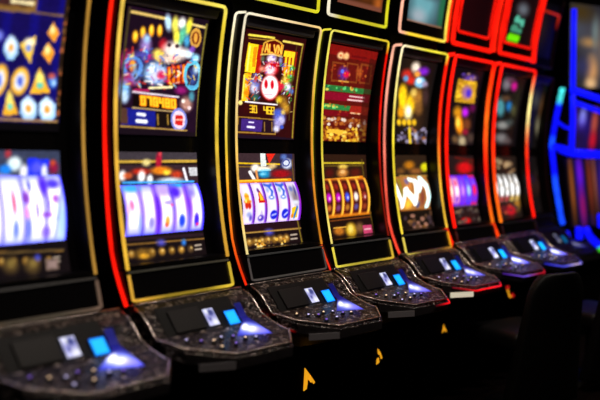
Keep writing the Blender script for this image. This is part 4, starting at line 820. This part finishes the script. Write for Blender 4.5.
# ------------------------------------------------------------------ the blue machine at the end of the row
def blue_machine():
    root = empty('slot_machine', (3.62, -.04, 0), math.radians(-20))
    tag(root, 'blue-framed slot machine at the far right end of the row', 'slot machine', GROUP)
    B1, B2, CY = (10, 14, 255), (20, 70, 255), (70, 226, 226)
    rail = [(.02, 1.12), (.008, .56), (.104, .552), (.167, .315), (.203, .127), (.158, -.177), (.095, -.44), (.016, -.622)]
    yR = lambda z: float(np.interp(z, [-.622, -.44, -.177, .127, .315, .552], [.016, .095, .158, .203, .167, .104]))
    zs = [lerp(-.62, .56, i / 20) for i in range(21)]
    prof = [(.6, -1.32), (.02, -1.32), (.02, -.74)] + [(yR(z) + .03, z) for z in zs] + [(.06, .60), (.06, 1.30), (.6, 1.30)]
    from_bm('cabinet', prism(prof, .0, .62), M_SIDE, root)
    g = glow(1.5)
    V = lambda x, y, z: (x, y, z + ZC)
    path = [(V(-.004, yR(z), z), CY if z > .44 else (B2 if z < -.1 or .1 < z < .2 else B1)) for z in [lerp(-.47, .55, i / 24) for i in range(25)]]
    tube('rail_light', smoothpath(path, 0), .019, g, root)
    def bar(name, pts, r=.016, c=B1, s=1.5):
        tube(name, smoothpath([(V(*p), c) for p in pts], 0), r, glow(s), root)
    bar('post_light', [(-.012, 0, 1.12), (-.012, 0, .85), (-.012, 0, .52)], .018)
    bar('post_light', [(-.012, 0, .50), (-.004, .0, .3), (.006, .02, .08)], .02)
    bar('crossbar_light', [(-.02, 0, .53), (.3, -.01, .47), (.6, 0, .44)], .024)
    bar('crossbar_light', [(.0, 0, .44), (.3, -.01, .375), (.6, 0, .36)], .018)
    bar('crossbar_light', [(-.01, .12, .10), (.03, .05, .07), (.12, .01, .06), (.3, 0, .055), (.6, 0, .05)], .032)
    bar('bracket_light', [(-.004, .19, .12), (.0, .1, .10), (.006, .03, .09)], .02)
    bar('bracket_light', [(-.004, .165, .31), (-.004, .08, .26), (.0, .01, .24)], .012)
    bar('cup_light', [(-.07, 0, -.52), (-.05, -.01, -.58), (.03, -.03, -.655), (.12, -.04, -.695), (.21, -.04, -.71)], .026)
    bar('cup_light', [(.075, 0, -.49), (.078, 0, -.53), (.085, 0, -.58)], .026)
    bar('cup_light', [(.15, 0, -.50), (.18, -.01, -.56), (.25, -.02, -.62), (.36, -.02, -.66)], .026)
    bar('post_light', [(.31, .0, -.40), (.32, .0, -.5)], .02)
    bm = bmesh.new(); bmesh.ops.create_uvsphere(bm, u_segments=16, v_segments=10, radius=.035, matrix=Matrix.Translation((.30, -.03, -.655 + ZC)))
    from_bm('green_button', bm, mat_emis('green_lamp', (60, 200, 20), 1.2), root, True)
    # screens
    def art(bg): return Art([(0, 0), (1, 0), (1, 1), (0, 1)], 40, 40, bg)
    a = art((44, 42, 48)); a.ell(.15, .3, .2, .2, (70, 72, 84), .9, .7); a.ell(.5, .55, .2, .3, (90, 84, 90), .8, .7); a.ell(.42, .78, .1, .14, (240, 170, 100), .9, .7); a.ell(.36, .45, .14, .05, (190, 140, 80), .8, .7); a.ell(.24, .75, .14, .1, (50, 50, 90), .9, .7); a.ell(.48, .32, .06, .16, (110, 130, 130), .9, .7); a.ell(.4, .95, .1, .06, (250, 200, 140), .9, .6); a.ell(.2, .1, .2, .1, (70, 50, 14), .8, .7); a.ell(.75, .5, .2, .3, (120, 100, 90), .8, .7)
    paint_mesh('topper_screen', a, lambda u, v: V(lerp(.01, .6, u), .055, lerp(1.18, .56, v)), glow(1.0, True), root)
    a = art((14, 8, 34)); a.ell(.26, .3, .06, .2, (190, 220, 255), 1, .5); a.ell(.26, .5, .14, .4, (60, 30, 190), .7, .8); a.ell(.5, .4, .06, .3, (190, 80, 60), .9, .6); a.ell(.5, .8, .07, .2, (200, 20, 40), .9, .6); a.ell(.12, .6, .03, .5, (110, 50, 30), .8, .7); a.ell(.26, .78, .12, .25, (30, 16, 60), .9, .6); a.ell(.75, .5, .1, .4, (120, 40, 110), .8, .7)
    paint_mesh('upper_screen', a, lambda u, v: V(lerp(.02, .6, u), lerp(.05, .09, v), lerp(.43, .09, v)), glow(1.1, True), root)
    a = art((10, 6, 10)); a.ell(.1, .4, .035, .5, (190, 100, 40), .8, .6); a.ell(.26, .4, .07, .6, (60, 20, 190), .95, .6); a.ell(.27, .2, .05, .2, (110, 20, 220), .9, .6); a.ell(.27, .7, .05, .25, (150, 20, 90), .9, .6); a.ell(.45, .35, .05, .5, (130, 50, 30), .9, .6); a.ell(.55, .3, .03, .5, (170, 90, 60), .8, .6); a.ell(.7, .4, .1, .5, (60, 30, 160), .8, .6)
    paint_mesh('lower_screen', a, lambda u, v: V(lerp(.02, .6, u), lerp(.10, .03, v), lerp(.02, -.49, v)), glow(1.0, True), root)
    from_bm('button_deck', prism([(-.02, -.66), (.06, -.60), (.14, -.60), (.14, -.76), (-.02, -.74)], .02, .6), M_APRON, root, bevel=.01)
blue_machine()

# ------------------------------------------------------------------ chairs
def chair(loc, rz, label, sc=1.0):
    root = empty('casino_chair', loc, rz)
    tag(root, label, 'chair', 'black stools in front of the machines')
    # back shell, tapering towards the rounded top and slightly bowed
    def back(u, v, off):
        zt = .765 * sc
        z = lerp(.06, zt, v); half = lerp(.255, .175, v ** .9)
        if v > .86: half -= .05 * ((v - .86) / .14) ** 2
        x = (u - .5) * 2 * half
        y = -.19 + .05 * (2 * u - 1) ** 2 - .10 * v + off * (1 - .4 * v)
        return (x, y, z - .012 * (2 * u - 1) ** 4 * v)
    us = [i / 12 for i in range(13)]; vs = [i / 20 for i in range(21)]
    bm = bmesh.new()
    A = [[bm.verts.new(back(u, v, 0)) for u in us] for v in vs]; Bk = [[bm.verts.new(back(u, v, .07)) for u in us] for v in vs]
    for j in range(20):
        for i in range(12):
            bm.faces.new((A[j][i], A[j][i + 1], A[j + 1][i + 1], A[j + 1][i])); bm.faces.new((Bk[j][i], Bk[j + 1][i], Bk[j + 1][i + 1], Bk[j][i + 1]))
        for i in (0, 12): bm.faces.new((A[j][i], A[j + 1][i], Bk[j + 1][i], Bk[j][i]))
    for i in range(12):
        bm.faces.new((A[0][i], Bk[0][i], Bk[0][i + 1], A[0][i + 1])); bm.faces.new((A[20][i], A[20][i + 1], Bk[20][i + 1], Bk[20][i]))
    from_bm('backrest', bm, M_CHAIR, root, True, bevel=.012)
    # cushioned seat
    bm = bmesh.new(); bmesh.ops.create_cube(bm, size=1, matrix=Matrix.Translation((0, .05, .40)) @ Matrix.Diagonal((.42, .40, .10, 1)))
    o = from_bm('seat', bm, M_CHAIR, root, True); m = o.modifiers.new('edge', 'BEVEL'); m.width = .035; m.segments = 4
    bm = bmesh.new(); bmesh.ops.create_cone(bm, cap_ends=True, segments=20, radius1=.05, radius2=.04, depth=.34, matrix=Matrix.Translation((0, .03, .19)))
    from_bm('pedestal', bm, M_BASE, root)
    bm = bmesh.new(); bmesh.ops.create_cone(bm, cap_ends=True, segments=32, radius1=.22, radius2=.19, depth=.03, matrix=Matrix.Translation((0, .03, .016)))
    from_bm('base', bm, M_BASE, root, bevel=.006)
chair((1.69, -.53, 0), math.radians(-20), 'black stool with a tall tapered back, whole width in view below the red-framed machines')
chair((2.5, -.63, 0), math.radians(-20), 'black stool with tall back at the lower right, cut by the picture edge', .99)

# ------------------------------------------------------------------ the room
def struct(name, verts, mat):
    me = bpy.data.meshes.new(name); me.from_pydata(verts, [], [tuple(range(len(verts)))])
    o = link_mesh(name, me, mat); o['kind'] = 'structure'; return o
M_CARPET = glossy('dark_carpet', (22, 13, 11), .95, spec=.05, noise=.6, scale=60, bump=.3)
M_WALL = glossy('dark_wall', (12, 10, 11), .8, spec=.1, noise=.2)
struct('floor', [(-6, -6, 0), (9, -6, 0), (9, 1.2, 0), (-6, 1.2, 0)], M_CARPET)
struct('wall_back', [(-6, 1.2, 0), (9, 1.2, 0), (9, 1.2, 4), (-6, 1.2, 4)], M_WALL)
struct('wall_right', [(9, 1.2, 0), (9, -6, 0), (9, -6, 4), (9, 1.2, 4)], M_WALL)
struct('ceiling', [(-6, -6, 4), (-6, 1.2, 4), (9, 1.2, 4), (9, -6, 4)], M_WALL)

# ------------------------------------------------------------------ lights: dim overhead spots added to lighten the decks and make them sparkle
def lamp(x, y, z, e, c, r=.03):
    l = bpy.data.lights.new('deck_fill_spot', 'SPOT'); l.energy = e; l.color = c; l.shadow_soft_size = r; l.spot_size = math.radians(110); l.spot_blend = .6
    o = bpy.data.objects.new('deck_fill_spot', l); o.location = (x, y, z); COL.objects.link(o)
    return o
for i in range(7):
    lamp(-1.5 + i * .95, -1.3, 3.7, 30, (1, .86, .74))
wd = bpy.data.worlds.new('room_air'); scene.world = wd; wd.use_nodes = True
wd.node_tree.nodes['Background'].inputs[0].default_value = (.02, .018, .022, 1); wd.node_tree.nodes['Background'].inputs[1].default_value = .12

# ------------------------------------------------------------------ camera
cam = bpy.data.cameras.new('camera'); co = bpy.data.objects.new('camera', cam); COL.objects.link(co)
yaw, pit = .8907, -.046
fw = Vector((math.sin(yaw) * math.cos(pit), math.cos(yaw) * math.cos(pit), math.sin(pit)))
rt = Vector((math.cos(yaw), -math.sin(yaw), 0)); up = rt.cross(fw)
co.matrix_world = Matrix(((rt.x, up.x, -fw.x, -2.465), (rt.y, up.y, -fw.y, -2.3568), (rt.z, up.z, -fw.z, ZC), (0, 0, 0, 1)))
cam.sensor_width = 36; cam.lens = 833 / 600 * 36
cam.dof.use_dof = True; cam.dof.focus_distance = 3.68; cam.dof.aperture_fstop = 0.95
scene.camera = co
scene.view_settings.view_transform = 'Standard'; scene.view_settings.look = 'None'
try: scene.cycles.use_denoising = True
except Exception: pass
